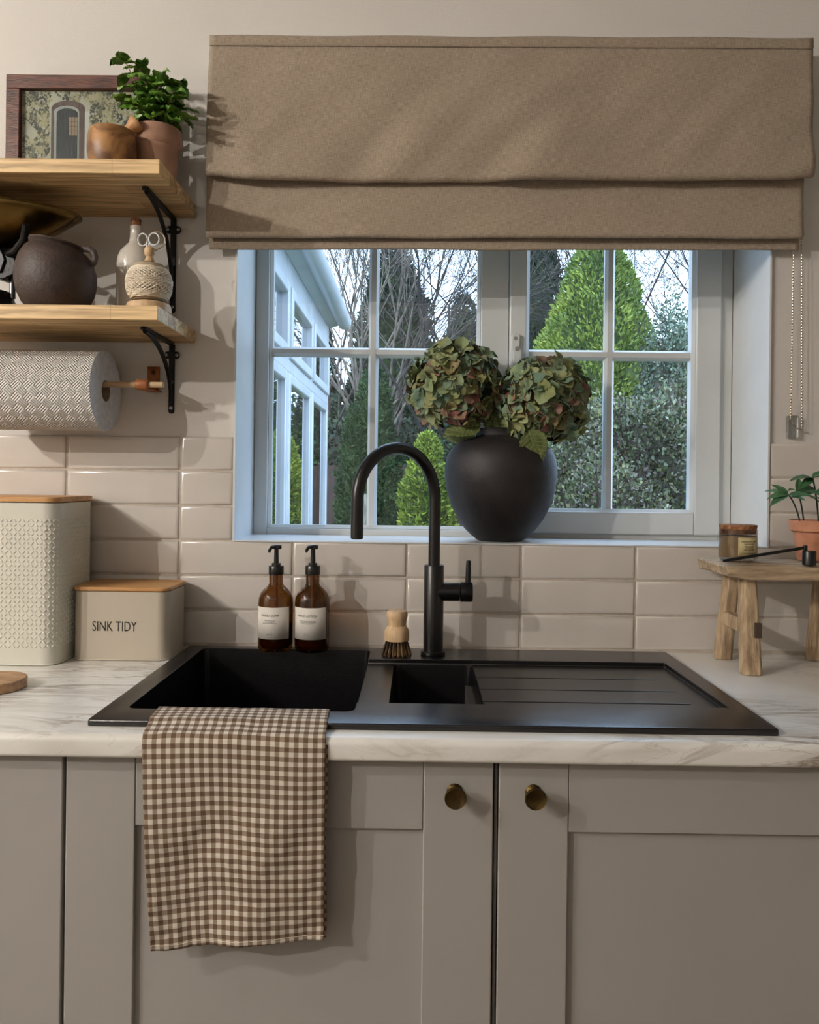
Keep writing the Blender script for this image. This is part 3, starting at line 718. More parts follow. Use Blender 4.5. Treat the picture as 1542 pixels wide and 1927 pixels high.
# potted herb
c = at(297, 290, 1.585); c.z = ZS1
c.x = at(296, 240, 1.585).x
pp = thing('potted_herb', 'leafy green herb in a pale terracotta pot on upper shelf end', 'plant', c)
part('pot', MB().lathe([(0, .001), (.034, 0), (.036, .002), (.0395, .04), (.0425, .078), (.0475, .084), (.0488, .092), (.0478, .108), (.0468, .1155), (.0445, .1165), (.043, .113), (.0415, .09), (0, .088)], c, 56), M_terra, pp)
part('soil', MB().lathe([(0, .1055), (.03, .107), (.0435, .104), (.0435, .1035)], c, 24), M_soil, pp)
HL = [leaf_mesh('leaf', .044, .040, M_leaf, .10, .009, .16, .28, seed=i*3.7) for i in range(5)]
R_ = random.Random(11)
stems = [((236, 116), -.02, [.35, .6, .8, 1]), ((262, 128), .0, [.5, .75, 1]), ((285, 150), -.03, [.3, .55, .8, 1]), ((310, 158), -.035, [.3, .6, .85, 1]), ((333, 168), .0, [.45, .75, 1]),
         ((343, 205), -.01, [.5, .8, 1]), ((248, 192), -.03, [.5, .8, 1]), ((322, 190), -.045, [.5, 1]), ((300, 195), .03, [.6, 1]), ((272, 200), -.04, [.7, 1]), ((330, 222), -.03, [.6, 1])]
def herb(stems, root, base, c, top, meshes, stem_m, R_, sc=(.85, 1.2), nper=2, tipn=3):
    for (px, py), dy, nodes in stems:
        e = at(px, py, c.y+dy); s0 = Vector((c.x+(e.x-c.x)*.18, c.y+dy*.2, top)); mid = s0.lerp(e, .5)+Vector(((c.x-e.x)*.12, 0, .012))
        def bz(u): return s0*(1-u)**2+mid*2*u*(1-u)+e*u*u
        part('stem', MB().tube([bz(k/8) for k in range(9)], [.0016-.0007*k/8 for k in range(9)], 6), stem_m, root)
        a0 = R_.uniform(0, 6)
        for v in nodes:
            p = bz(v); k_ = tipn if v == 1 else nper
            for j in range(k_):
                a = a0+j*2*PI/k_+R_.uniform(-.4, .4); el = R_.uniform(.15, .6) if v == 1 else R_.uniform(-.2, .35)
                d = Vector((math.cos(a), math.sin(a), el)); 
                if p.y+d.y*.04 > YP-.012: d.y = -abs(d.y)*.4
                s_ = R_.uniform(*sc)*(.85 if v == 1 else 1)
                o = bpy.data.objects.new('leaf', R_.choice(meshes)); COL.objects.link(o); o.parent = root
                o.matrix_local = Matrix.Translation(-OFF[root.name]) @ orient(p, d, (0, -.45, 1), R_.uniform(-.5, .5), s_)
            a0 += 1.4
herb(stems, pp, None, c, ZS1+.106, HL, M_stem, R_)

# ================================================================= SCALE
sc_x, sc_y = -.80, 1.572
r = thing('kitchen_scale', 'vintage black iron balance scale with a boat-shaped brass pan', 'scale', (sc_x, sc_y, ZS2))
cp = at(18, 560, 1.572)
part('base', MB().lathe([(0, .0005), (.075, .0005), (.079, .006), (.072, .022), (.052, .034), (.047, .052), (.0, .055)], (cp.x-.046, sc_y, ZS2), 48), M_iron, r)
kx = at(24, 500, 1.572).x
part('column', MB().tube([(kx, sc_y, ZS2+.04), (kx, sc_y, ZS2+.085)], .0058, 16), mat('grey_steel', (110,110,114), rough=.3, metal=1), r)
zz = at(20, 495, 1.55).z
bp_ = part('beam_housing', MB().prism([(kx-.05, zz-.02), (kx-.01, zz-.032), (kx+.012, zz-.022), (kx+.016, zz+.004), (kx+.008, zz+.03), (kx-.02, zz+.036), (kx-.05, zz+.02)], sc_y-.02, sc_y+.02, 'y').tube([(kx-.06, sc_y, zz+.015), (kx+.045, sc_y, zz+.013)], .007, 10).tube([(kx-.06, sc_y, zz-.012), (kx+.035, sc_y, zz-.014)], .009, 10), M_iron, r, bevel=.002)
part('face_plate', MB().prism([(kx-.038, zz-.006), (kx-.026, zz-.020), (kx-.012, zz-.018), (kx-.004, zz+.006), (kx-.012, zz+.027), (kx-.03, zz+.024)], sc_y-.025, sc_y-.0205, 'y').tube([(kx-.02, sc_y-.027, zz-.010), (kx-.02, sc_y-.024, zz-.010)], .003, 10).tube([(kx-.018, sc_y-.027, zz+.018), (kx-.018, sc_y-.024, zz+.018)], .003, 10), mat('grey_blue_iron', (74,76,82), (56,58,64), scale=60, rough=.5, metal=.1), r, bevel=.001)
pa = at(49, 422, 1.50); pb = at(30, 472, 1.53)
part('pan_arm', MB().tube([pa, pa.lerp(pb, .5)+Vector((.006, 0, -.004)), pb, Vector((kx-.004, sc_y-.012, zz+.02))], [.0062, .0075, .008, .008], 10), M_iron, r)
pa2 = at(-60, 422, 1.50)
part('pan_arm', MB().tube([pa2, pa2.lerp(pb, .5), Vector((kx-.03, sc_y, zz+.02))], [.0045, .0058, .007], 10), M_iron, r)
# pan: scoop form
PT = at(154, 414, 1.572); pcx = PT.x-.185
def pan(u, v):
    a = u*2*PI; rr = v
    ax, ay = .185, .094
    x = ax*math.cos(a); y = ay*math.sin(a)*(1-.0*math.cos(a))
    z = -.066*(1-rr**2.2)
    return Vector((pcx+x*rr+.0, sc_y-.01+y*rr, PT.z+.004+z+.030*(1-(x*rr/ax))**1.0*.35*rr))
part('pan', MB().grid(pan, 64, 12), M_brass, r, solid=.0014, ang=80)
part('pan_rim', MB().tube([pan(k/64, 1) for k in range(64)], .0020, 6, closed=True), M_brass, r)

# ================================================================= DARK JUG
c = at(105, 560, 1.518); c.z = ZS2
ju = thing('stoneware_jug', 'round dark brown stoneware jug with a small loop handle', 'jug', c)
TM_ = Matrix.Rotation(.045, 4, 'Y')
s_ = .0755
prof = [(0, .001), (.040, 0), (.047, .003), (.061, .018), (.0705, .038), (.0745, .060), (.0735, .082), (.067, .104), (.057, .1195), (.0485, .1255), (.0462, .1280), (.0478, .1305), (.0500, .1330), (.0485, .1365), (.043, .1355), (.042, .128), (.055, .115), (.068, .08), (.066, .05), (.04, .012), (0, .010)]
jb = MB().lathe(prof, c, 64); jb.v = [(x_, y_, z_-(x_-c.x)*.16*max(0, (z_-c.z)/.137)**3) for x_, y_, z_ in jb.v]
part('body', jb, M_pot, ju)
hp = [(.046, .127), (.055, .1335), (.066, .135), (.0745, .129), (.0785, .118), (.0755, .106), (.069, .098)]
hp = [(.044, .1205), (.055, .1245), (.0655, .1240), (.0738, .1180), (.0770, .1085), (.0748, .0985), (.0675, .0915)]
cu = []
for i in range(len(hp)-1):
    for k in range(4):
        t_ = k/4; a_, b_ = hp[i], hp[i+1]; cu.append(c+Vector((a_[0]+(b_[0]-a_[0])*t_, -.004, a_[1]+(b_[1]-a_[1])*t_)))
part('handle', MB().tube(cu, .0042, 10, flat=1.6), M_pot, ju)

# ================================================================= BOTTLE with cork
c = at(255, 560, 1.605); c.z = ZS2
bo = thing('ceramic_bottle', 'tall cream glazed ceramic bottle with a cork stopper', 'bottle', c)
part('body', MB().lathe([(0, .001), (.033, 0), (.0365, .003), (.0375, .02), (.0375, .115), (.0365, .13), (.032, .143), (.022, .155), (.0145, .163), (.0125, .172), (.0115, .19), (.0125, .1935), (.0122, .1975), (.009, .199), (.0085, .19)], c, 48), M_glaze, bo)
part('cork', MB().lathe([(0, .188), (.008, .188), (.0095, .200), (.0100, .2115), (.0088, .213), (0, .2132)], c, 24), M_cork, bo)

# ================================================================= TWINE STAND
c = at(280.5, 560, 1.515); c.z = ZS2
tw = thing('twine_stand', 'turned beech stand holding a ball of twine at lower shelf end', 'twine', c)
part('stand_base', MB().lathe([(0, 0), (.040, 0), (.042, .002), (.042, .012), (.040, .018), (.032, .021), (0, .022)], c, 40), M_beechv, tw)
part('stand_post', MB().lathe([(.006, .018), (.006, .100), (.0095, .101), (.0078, .106), (.0062, .110), (.0095, .115), (.0102, .121), (.0092, .127), (.0035, .1305), (0, .1308)], c, 28), M_beechv, tw)
part('twine_core', MB().lathe([(0, .024), (.028, .025), (.037, .036), (.0395, .055), (.037, .08), (.028, .094), (0, .096)], c, 32), M_twined, tw)
m = MB(); zc = .0570; R_ = random.Random(2)
def ballr(d):   # slightly squared ball
    return .0418*(1/((abs(d.x)**2.6+abs(d.y)**2.6)**(1/2.6*2.6)+abs(d.z*1.14)**2.6)**(1/2.6))
for k in range(58):
    az = k*2*PI/58; tilt = .62+(.10 if k % 2 else 0); ax = Vector((math.sin(tilt)*math.cos(az), math.sin(tilt)*math.sin(az), math.cos(tilt)))
    e1 = ax.cross(Vector((0, 0, 1))).normalized(); e2 = ax.cross(e1); ps = []
    for j in range(40):
        a = j*2*PI/40; d = e1*math.cos(a)+e2*math.sin(a); rr = .0418/((math.hypot(d.x, d.y)**2.6+abs(d.z*1.12)**2.6)**(1/2.6))
        ps.append(c+Vector((0, 0, zc))+d*rr*(1+.01*(k % 3)))
    m.tube(ps, .0013, 4, closed=True)
for dz in (-.003, 0, .003):
    m.tube([c+Vector((.0435*math.cos(a), .0435*math.sin(a), zc+.004+dz+.002*math.sin(a))) for a in [j*2*PI/48 for j in range(48)]], .0012, 5, closed=True)
part('twine', m, M_twine, tw, kind='stuff')
# scissors
sq = at(279, 474, 1.515)
scs = thing('scissors', 'small white-handled scissors standing upright in the twine stand', 'scissors', sq)
m = MB()
for px, py, w_ in ((269, 451, .0092), (290, 450, .0100)):
    p = at(px, py, 1.513); m.tube([p+Vector((w_*math.cos(a), 0, .0118*math.sin(a))) for a in [j*2*PI/28 for j in range(28)]], .0015, 8, closed=True)
    m.tube([p+Vector(((-1 if px > 279 else 1)*w_*.8, 0, -.006)), at(277 if px < 279 else 281.5, 458, 1.514), at(277 if px < 279 else 281.5, 479, 1.515)], .0019, 8)
part('handle', m, M_white, scs)
m = MB(); p = at(290, 452, 1.520); ps = [p+Vector((.0035+.0175*math.cos(a), .002, .018*math.sin(a))) for a in [math.radians(150-j*17) for j in range(14)]]
ps.append(at(284, 474, 1.518))
m.tube(ps, .0017, 8); part('finger_loop', m, M_silver, scs, label='pale metal outer loop')
m = MB().box((sq.x-.0015, 1.5145, c.z+.085), (sq.x+.003, 1.5155, sq.z)); part('blade', m, M_steel, scs)

# ================================================================= KITCHEN ROLL + HOLDER
rc = Vector((-.623, 1.590, 1.26+.1755)); RR = .081; X0 = -.623-.245
rc.x = at(0, 730, 1.51).x*0-.632
KR = thing('kitchen_roll', 'large white embossed kitchen paper roll hanging under the lower shelf', 'paper roll', (rc.x-.12, rc.y, rc.z-RR))
def roll_mesh():
    m = MB()
    def fn(u, v): a = u*2*PI; return Vector((rc.x-.235*v, rc.y+RR*math.cos(a), rc.z+RR*math.sin(a)))
    m.grid(fn, 72, 1, uvfn=lambda u, v: (u*2*PI*RR, v*.235)); return m
part('paper', roll_mesh(), M_paper, KR, ang=60)
for x in (rc.x, rc.x-.235):
    m = MB(); m.grid(lambda u, v: Vector((x, rc.y+(.0215+(RR-.0215)*v)*math.cos(u*2*PI), rc.z+(.0215+(RR-.0215)*v)*math.sin(u*2*PI))), 72, 6)
    part('roll_end', m, M_paperend, KR)
part('cardboard_tube', MB().grid(lambda u, v: Vector((rc.x-.235*v, rc.y+.0215*math.cos(u*2*PI), rc.z+.0215*math.sin(u*2*PI))), 36, 1), M_card, KR, solid=.001, ang=60)
dz = rc.z+.0135; dx1 = at(308, 721, rc.y).x
RH = thing('roll_holder', 'thin wooden dowel in tan leather wall straps, holding kitchen paper', 'holder', (dx1, YP, dz-.01))
part('dowel', MB().tube([(X0-.16, rc.y, dz), (dx1, rc.y, dz)], .0062, 20), M_dowel, RH, bevel=.001)
def strap(x):
    w_ = .0125
    # loop around the dowel then up the wall
    path = [(YP-.0015, dz+.050), (YP-.0015, dz+.018), (YP-.004, dz+.008), (YP-.016, dz+.0095)]
    path += [(rc.y+.0095*math.cos(a), dz+.0095*math.sin(a)) for a in [math.radians(60+k*24) for k in range(11)]]
    path += [(YP-.016, dz-.0055), (YP-.004, dz-.0005), (YP-.004, dz+.018), (YP-.004, dz+.050)]
    s0 = part('strap', MB().grid(lambda u, v: (lambda k, f_: Vector((x-w_+2*w_*u+(-.010 if (k < 2 or k > len(path)-4) else 0), path[k][0]*(1-f_)+path[min(k+1, len(path)-1)][0]*f_, path[k][1]*(1-f_)+path[min(k+1, len(path)-1)][1]*f_)))(int(v*(len(path)-1)+1e-6), v*(len(path)-1)-int(v*(len(path)-1)+1e-6)), 4, len(path)-1), M_leather, RH, solid=.0022, ang=80)
    part('stud', MB().lathe([(.0048, 0), (.0045, .0014), (.003, .002), (0, .002)], (x-.010, YP-.0052, dz+.037), 20, M=Matrix.Rotation(PI/2, 4, 'X')), M_brassk, s0)
strap(at(271, 722, rc.y).x-.002); strap(X0-.09)

# ================================================================= BREAD BIN
def rbox_open(x0, x1, y0, y1, z0, z1, r, n=8): return MB().prism(rrect(x0, x1, y0, y1, r, n), z0, z1)
bx1 = -.681; by0 = 1.487; by1 = 1.667; bx0 = bx1-.36
z0 = ZT+.0005; zl = at(100, 945, 1.55).z
r = thing('bread_bin', 'tall cream enamel bread bin with embossed sides and bamboo lid', 'bin', ((bx0+bx1)/2, (by0+by1)/2, z0))
bb = rbox_open(bx0+.001, bx1-.001, by0+.001, by1-.001, z0+.002, zl, .030)
part('bin_body', bb, M_tinw, r, bevel=.0008)
part('base_rim', rbox_open(bx0-.0005, bx1+.0005, by0-.0005, by1+.0005, z0, z0+.004, .031), M_tinw, r, bevel=.0015)
part('lid', rbox_open(bx0-.001, bx1+.001, by0-.001, by1+.001, zl+.0012, zl+.0115, .028), M_bamboo, r, bevel=.002, label='flat bamboo lid')
m = MB(); st = .0083; nrow = 22
zb0 = z0+.036; zb1 = zl-.034
nrow = int((zb1-zb0)/st)
per = []   # along the front then round the corner then along the side
fl = (bx1-.030)-(bx0+.030); arc = .030*PI/2; sl = by1-by0-.060
tot = .36+arc+sl*.95
bmx = bmesh.new(); bmesh.ops.create_uvsphere(bmx, u_segments=6, v_segments=4, radius=1); iv2 = [v.co.copy() for v in bmx.verts]; if2 = [tuple(v.index for v in f.verts) for f in bmx.faces]; bmx.free()
s_ = 0; ci = 0
while s_ < .30+arc+sl:
    if s_ < .30: p2 = Vector((bx1-.030-.30+s_, by0+.001)); nr = Vector((0, -1))
    elif s_ < .30+arc: a = -PI/2+(s_-.30)/.030; p2 = Vector((bx1-.030+.029*math.cos(a), by0+.030+.029*math.sin(a))); nr = Vector((math.cos(a), math.sin(a)))
    else: p2 = Vector((bx1-.001, by0+.030+(s_-.30-arc))); nr = Vector((1, 0))
    tn = Vector((-nr.y, nr.x, 0)); n3 = Vector((nr.x, nr.y, 0))
    for k in range(nrow+1):
        a = PI/4 if (ci+k) % 2 else -PI/4
        d1 = tn*math.cos(a)+Vector((0, 0, math.sin(a))); d2 = -tn*math.sin(a)+Vector((0, 0, math.cos(a)))
        o3 = Vector((p2.x, p2.y, zb0+k*(zb1-zb0)/nrow))
        m.add([o3+d1*q_.x*.0044+d2*q_.y*.0020+n3*q_.z*.0015 for q_ in iv2], if2)
    s_ += .0083; ci += 1
part('embossing', m, M_tinw, r, kind='stuff', fix=False)

# ================================================================= SINK TIDY
tx0, tx1, ty0, ty1 = -.676, -.484, 1.539, 1.669; zl = at(230, 1114, 1.539).z; z0 = ZT+.0005
r = thing('sink_tidy_box', 'low putty-coloured tin with bamboo lid, lettered SINK TIDY', 'box', ((tx0+tx1)/2, (ty0+ty1)/2, z0))
part('tin_body', rbox_open(tx0+.001, tx1-.001, ty0+.001, ty1-.001, z0+.001, zl, .022), M_ting, r, bevel=.0006)
part('base_rim', rbox_open(tx0-.0003, tx1+.0003, ty0-.0003, ty1+.0003, z0, z0+.003, .023), M_ting, r, bevel=.001)
part('lid', rbox_open(tx0-.001, tx1+.001, ty0-.001, ty1+.001, zl+.001, zl+.0088, .022), M_bamboo, r, bevel=.002, label='flat bamboo lid')
vs, fs = text_mesh('SINK TIDY', .0285, .0002, 1.0)
ce = at(215.5, 1178.5, ty0); wd = max(v.x for v in vs)-min(v.x for v in vs); ht = max(v.y for v in vs)-min(v.y for v in vs); kx_ = .0875/wd; kz_ = .0195/ht; my = (max(v.y for v in vs)+min(v.y for v in vs))/2; mxx = (max(v.x for v in vs)+min(v.x for v in vs))/2
part('lettering', MB().add([(ce.x+(v.x-mxx)*kx_, ty0+.0006-v.z*.5, ce.z+(v.y-my)*kz_) for v in vs], fs), M_ink, r, smooth=False)

# ================================================================= CUTTING BOARD
c = Vector((-.7155, 1.328, ZT+.0005))
m = MB().prism(rrect(-1.02, -.662, 1.276, 1.38, .05, 14), c.z, c.z+.0165)
o = solo('cutting_board', m, M_oldv if False else mat('chopping_board', (190,154,116), (150,114,82), scale=10, rough=.6, stretch=(2,10,10), detail=7, bump=.3), c, 'small rustic wooden board with rounded end at the worktop left edge', 'cutting board', bevel=.002)

# ================================================================= TAP
tb = Vector((.0385, 1.594, SZ)); RS = .0123
r = thing('kitchen_tap', 'matt black swan-neck mixer tap with side lever', 'tap', tb)
part('base_flange', MB().lathe([(.0245, 0), (.0250, .001), (.0250, .0065), (.0235, .008), (.0, .008)], tb, 40), M_black, r)
bt = at(816, 1063, 1.594).z-SZ
part('body', MB().lathe([(.0198, .006), (.0200, .02), (.0200, bt-.002), (.0188, bt), (0, bt)], tb, 40), M_black, r)
dirv = Vector((-.1475, -.132, 0)); span = dirv.length; u_ = dirv.normalized(); ra = span/2
ztop = at(747, 843.5, 1.53).z; zc_ = ztop-ra; ze = at(671, 1013, 1.462).z
ps = [tb+Vector((0, 0, bt-.02))]+[Vector((tb.x, tb.y, SZ+bt+(zc_-SZ-bt)*k/4)) for k in range(5)]
ps += [Vector((tb.x, tb.y, zc_))+u_*(ra-ra*math.cos(a))+Vector((0, 0, ra*math.sin(a))) for a in [k*PI/32 for k in range(1, 33)]]
ps += [Vector((tb.x, tb.y, zc_))+u_*span+Vector((0, 0, (ze-zc_)*k/4)) for k in range(1, 5)]
part('spout', MB().tube(ps, RS*.96, 28), M_black, r)
part('spout_tip', MB().tube([ps[-1]+Vector((0, 0, .004)), ps[-1]+Vector((0, 0, -.0015))], RS*.8, 24), M_ink, r)
vz = at(860, 1114, 1.594).z; xe = at(890.5, 1114, 1.594).x
part('valve_body', MB().tube([(tb.x, tb.y, vz), (at(865, 1114, 1.594).x, tb.y, vz)], .0186, 32), M_black, r)
lv = part('lever', MB().lathe([(.0172, 0), (.0198, .001), (.0200, .003), (.0200, .0235), (.0190, .0250), (0, .0252)], (at(866, 1114, 1.594).x, tb.y, vz), 36, M=Matrix.Rotation(PI/2, 4, 'Y')), M_black, r)
part('lever_rod', MB().tube([(at(881, 1114, 1.594).x, tb.y, vz+.017), (at(882, 1070, 1.594).x, tb.y, at(882, 1070, 1.594).z), (at(882.5, 1056, 1.594).x, tb.y, at(882, 1054.5, 1.594).z)], [.0058, .0056, .0050], 18), M_black, lv, bevel=.002)

# ================================================================= SOAP BOTTLES
def soap(px, title, lines, label, seedz):
    c = at(px, 1200, 1.612); c.z = SZ
    c.y = 1.612
    r = thing('pump_bottle', label, 'bottle', c)
    H = at(px, 1075, 1.612).z-SZ     # shoulder top
    R0 = .0358
    prof = [(0, .003), (.026, .0005), (.031, .001), (.0350, .007), (R0, .015), (R0, .098), (.0348, .108), (.031, .118), (.0235, .127), (.0165, .133), (.0140, .138), (.0140, H)]
    part('bottle_body', MB().lathe(prof, c, 56), M_amber, r)
    part('contents', MB().lathe([(0, .006), (.027, .0065), (.0328, .014), (.0332, .05), (.0332, .0555), (0, .0557)], c, 40), M_liquid, r)
    part('dip_tube', MB().tube([c+Vector((0, 0, .05)), c+Vector((0, 0, H))], .0034, 10), M_dipt, r)
    part('pump_collar', MB().lathe([(.0140, H-.006), (.0152, H-.006), (.0155, H-.005), (.0155, H+.010), (.0146, H+.0115), (.0092, H+.0118), (.0090, H+.0170), (0, H+.0172)], c, 40), M_plastic, r)
    hd = at(px, 1025, 1.612).z-SZ
    pm = part('pump_head', MB().tube([c+Vector((0, 0, H+.015)), c+Vector((0, 0, hd-.006))], [.0052, .0044], 16).prism(rrect(c.x-.0068, c.x+.0105, c.y-.006, c.y+.006, .004), c.z+hd-.009, c.z+hd-.0005), M_plastic, r, bevel=.0015)
    part('nozzle', MB().tube([c+Vector((-.002, -.002, hd-.004)), c+Vector((-.008, -.012, hd-.0045)), c+Vector((-.0105, -.019, hd-.010)), c+Vector((-.011, -.021, hd-.014))], [.0042, .0036, .003, .0026], 12), M_plastic, pm)
    # wrap label
    RL = R0+.0003; aw = 1.10; a_c = -PI/2-.10; lz0, lz1 = .0285, .0925
    def wrap(x, z, dr=0): a = a_c+x/RL; return c+Vector(((RL+dr)*math.cos(a), (RL+dr)*math.sin(a), z))
    lb = part('label', MB().grid(lambda u, v: wrap((u-.5)*2*aw*RL, lz0+(lz1-lz0)*v), 24, 1), M_label, r, solid=.0003, ang=80)
    m = MB()
    def put(txt, size, zc, width):
        vs, fs = text_mesh(txt, size); x0 = min(v.x for v in vs); x1 = max(v.x for v in vs); k = width/(x1-x0)
        m.add([wrap((v.x-(x0+x1)/2)*k-.0025, zc+v.y*(k if k < 1 else 1), .0003+v.z*.5) for v in vs], fs)
    put(title, .0085, .0760, .0375 if 'SOAP' in title else .0405)
    for i, ln in enumerate(lines): put(ln, .0026, .0660-i*.0026, (.024, .017, .029)[i] if 'SOAP' in title else (.034, .037, .026)[i])
    put('RETAIN FOR REFILL' if False else '500ml / 16.9oz', .0024, .0385, .012)
    part('lettering', m, M_ink, lb, smooth=False)
soap(518.5, 'HAND SOAP', ['LATHER HANDS WITH SOAP', 'GENTLY CLEANSE', 'RINSE WITH WATER AND PAT DRY'], 'amber glass pump bottle lettered HAND SOAP on white label, nearer the sink tidy', 0)
soap(587.5, 'HAND LOTION', ['APPLY SMALL AMOUNT TO BACK OF HANDS', 'MASSAGE IN CIRCULAR MOTIONS USING PALMS', 'ALLOW TO ABSORB INTO SKIN'], 'amber glass pump bottle lettered HAND LOTION on white label', 1)

# ================================================================= DISH BRUSH
c = at(747, 1222, 1.588); c.z = SZ+.0003
r = thing('dish_brush', 'small round beech pot brush with stiff bristles, beside the tap', 'brush', c)
zk = lambda py: at(747, py, 1.575).z-SZ
part('handle', MB().lathe([(.0245, zk(1207)), (.0248, zk(1205)), (.0248, zk(1190)), (.0225, zk(1185)), (.0180, zk(1179)), (.0185, zk(1171)), (.0212, zk(1164)), (.0215, zk(1157)), (.0195, zk(1151.5)), (.013, zk(1149.5)), (0, zk(1149.2))], c, 44), M_beechv, r)
m = MB(); R_ = random.Random(5)
for rr_, n_ in ((.003, 3), (.009, 8), (.015, 13), (.020, 18)):
    for k in range(n_):
        a = k*2*PI/n_+rr_*50; p0 = c+Vector((rr_*math.cos(a), rr_*math.sin(a), zk(1207)+.001)); q_ = rr_*1.45
        for j in range(4):
            e = Vector((R_.uniform(-.0016, .0016), R_.uniform(-.0016, .0016), R_.uniform(0, .0015)))
            m.tube([p0+e*.6, c+Vector((q_*math.cos(a)+e.x, q_*math.sin(a)+e.y, e.z))], .0010, 4)
part('bristles', m, M_bristle, r, kind='stuff')

# ================================================================= VASE + HYDRANGEAS
c = at(941, 1010, 1.765); c.z = WZ0+.0024; c.y = 1.765
VS = 1.765/F
va = thing('vase', 'large round matt charcoal vase on the window sill', 'vase', c)
zz_ = lambda py: (at(941, py, 1.765).z-c.z)
pr = [(40, 1020.5), (44, 1018.5), (55, 1010), (67, 998), (80, 980), (93, 955), (101, 928), (105, 902), (105, 882), (101, 862), (92, 847), (78, 836), (60, 829.5), (50, 827), (47, 824), (47.5, 816), (50, 812.5), (48, 811), (44, 812), (42, 826), (60, 836), (88, 856), (95, 885), (92, 930), (70, 985), (40, 1010)]
z00 = zz_(1020.5)
part('vase_body', MB().lathe([(0, 0)]+[(r_*VS, max(0, (zz_(py)-z00)*(1.0))) for r_, py in pr]+[(0, zz_(1012)-z00)], c, 72), M_stone, va)
vtop = c.z+zz_(812)-z00
def petal_mesh(seed):
    R_ = random.Random(seed); m = MB()
    for k in range(4):
        a = k*PI/2+R_.uniform(-.15, .15); L = .0205*R_.uniform(.85, 1.1); W = L*1.12; lift = R_.uniform(.1, .95); cup = R_.uniform(.3, .9); tw = R_.uniform(-.3, .3)
        Rz = Matrix.Rotation(a, 3, 'Z'); Rx = Matrix.Rotation(lift, 3, 'X'); Ry = Matrix.Rotation(tw, 3, 'Y')
        def fn(u, v):
            s_ = (u-.5)*2; wd = W*.5*math.sqrt(max(.0, 1-((v-.56)/.60)**2)) if v < .98 else W*.5*.30; wd = wd*(.35+.65*min(1, v*2.2)); x = s_*wd; y = .0012+L*v*(1-.10*abs(s_)**2*v)
            z = cup*(x*x)/W*1.6 - .34*L*v*v + .0018*mnoise.noise(Vector((s_*2+seed, v*4, k)))
            return Rz @ (Rx @ (Ry @ Vector((x, y, z))))
        m.grid(fn, 6, 7)
    me = m.mesh('floret', M_petal, ang=80); return me
PM = [petal_mesh(i) for i in range(10)]
BL = leaf_mesh('leaf', .082, .068, M_bigleaf, .10, .004, .15, .25, 12, 18, 5, .8, M_veins)
def hydrangea(px, py, rad, label, leaves, seed, dy):
    R_ = random.Random(seed); hc = at(px, py, 1.765+dy)
    base = Vector((c.x+(hc.x-c.x)*.15, c.y, vtop-.06))
    r = thing('hydrangea', label, 'flower', base)
    neck = Vector((c.x+(hc.x-c.x)*.25, c.y+dy*.3, vtop+.004))
    part('stem', MB().tube([base, neck, neck.lerp(hc, .5)+Vector((0, 0, -.004)), hc], .0034, 8), M_bigleaf, r)
    hd = part('flower_head', MB().lathe([(0, -rad*.62)]+[(rad*.62*math.cos(a), rad*.62*math.sin(a)) for a in [math.radians(-80+k*20) for k in range(9)]]+[(0, rad*.62)], hc, 20), M_stemd, r)
    N = 235; ga = PI*(3-5**.5)
    for i in range(N):
        z = 1-2*(i+.5)/N; rr_ = math.sqrt(1-z*z); a = i*ga+R_.uniform(-.12, .12)
        d = Vector((rr_*math.cos(a), rr_*math.sin(a), z+R_.uniform(-.05, .05))).normalized()
        if d.z < -.86: continue
        k = rad*(.84+.13*R_.random()+.16*mnoise.noise(d*1.9+Vector((seed, 0, 0))))
        p = hc+Vector((d.x*k, d.y*k*.92, d.z*k*.95)); p.y = min(p.y, 1.850); 
        nd = (d+Vector((R_.uniform(-.6, .6), R_.uniform(-.6, .6), R_.uniform(-.5, .6)))).normalized()
        o = bpy.data.objects.new('floret', R_.choice(PM)); COL.objects.link(o); o.parent = hd
        q_ = nd.to_track_quat('Z', 'Y').to_matrix().to_4x4()
        o.matrix_local = Matrix.Translation(p-OFF[hd.name]) @ q_ @ Matrix.Rotation(R_.uniform(0, 6), 4, 'Z') @ Matrix.Scale(R_.uniform(1.0, 1.35), 4)
    for (p0, dr, up, s_) in leaves:
        o = bpy.data.objects.new('leaf', BL); COL.objects.link(o); o.parent = r
        o.matrix_local = Matrix.Translation(-OFF[r.name]) @ orient(p0, dr, up, 0, s_)
hydrangea(856, 726, .097, 'left dried hydrangea head, green with pink tinges, leaning over the tap', [
    (at(905, 800, 1.73), Vector((-1, -.15, -.10)), (0, -.8, .6), 1.0), (at(890, 806, 1.79), Vector((-.9, .3, -.35)), (0, -.9, -.4), .95)], 21, -.010)
hydrangea(1024, 757, .094, 'right dried hydrangea head, blue-green with burgundy petals, beside window latch', [
    (at(995, 810, 1.665), Vector((.35, -.12, -.92)), (0, -1, .1), .96), (at(960, 815, 1.75), Vector((-.1, -.3, 1)), (0, -1, .2), .8), (at(935, 812, 1.75), Vector((-.3, -.1, 1)), (0, -1, .3), .8)], 33, -.030)

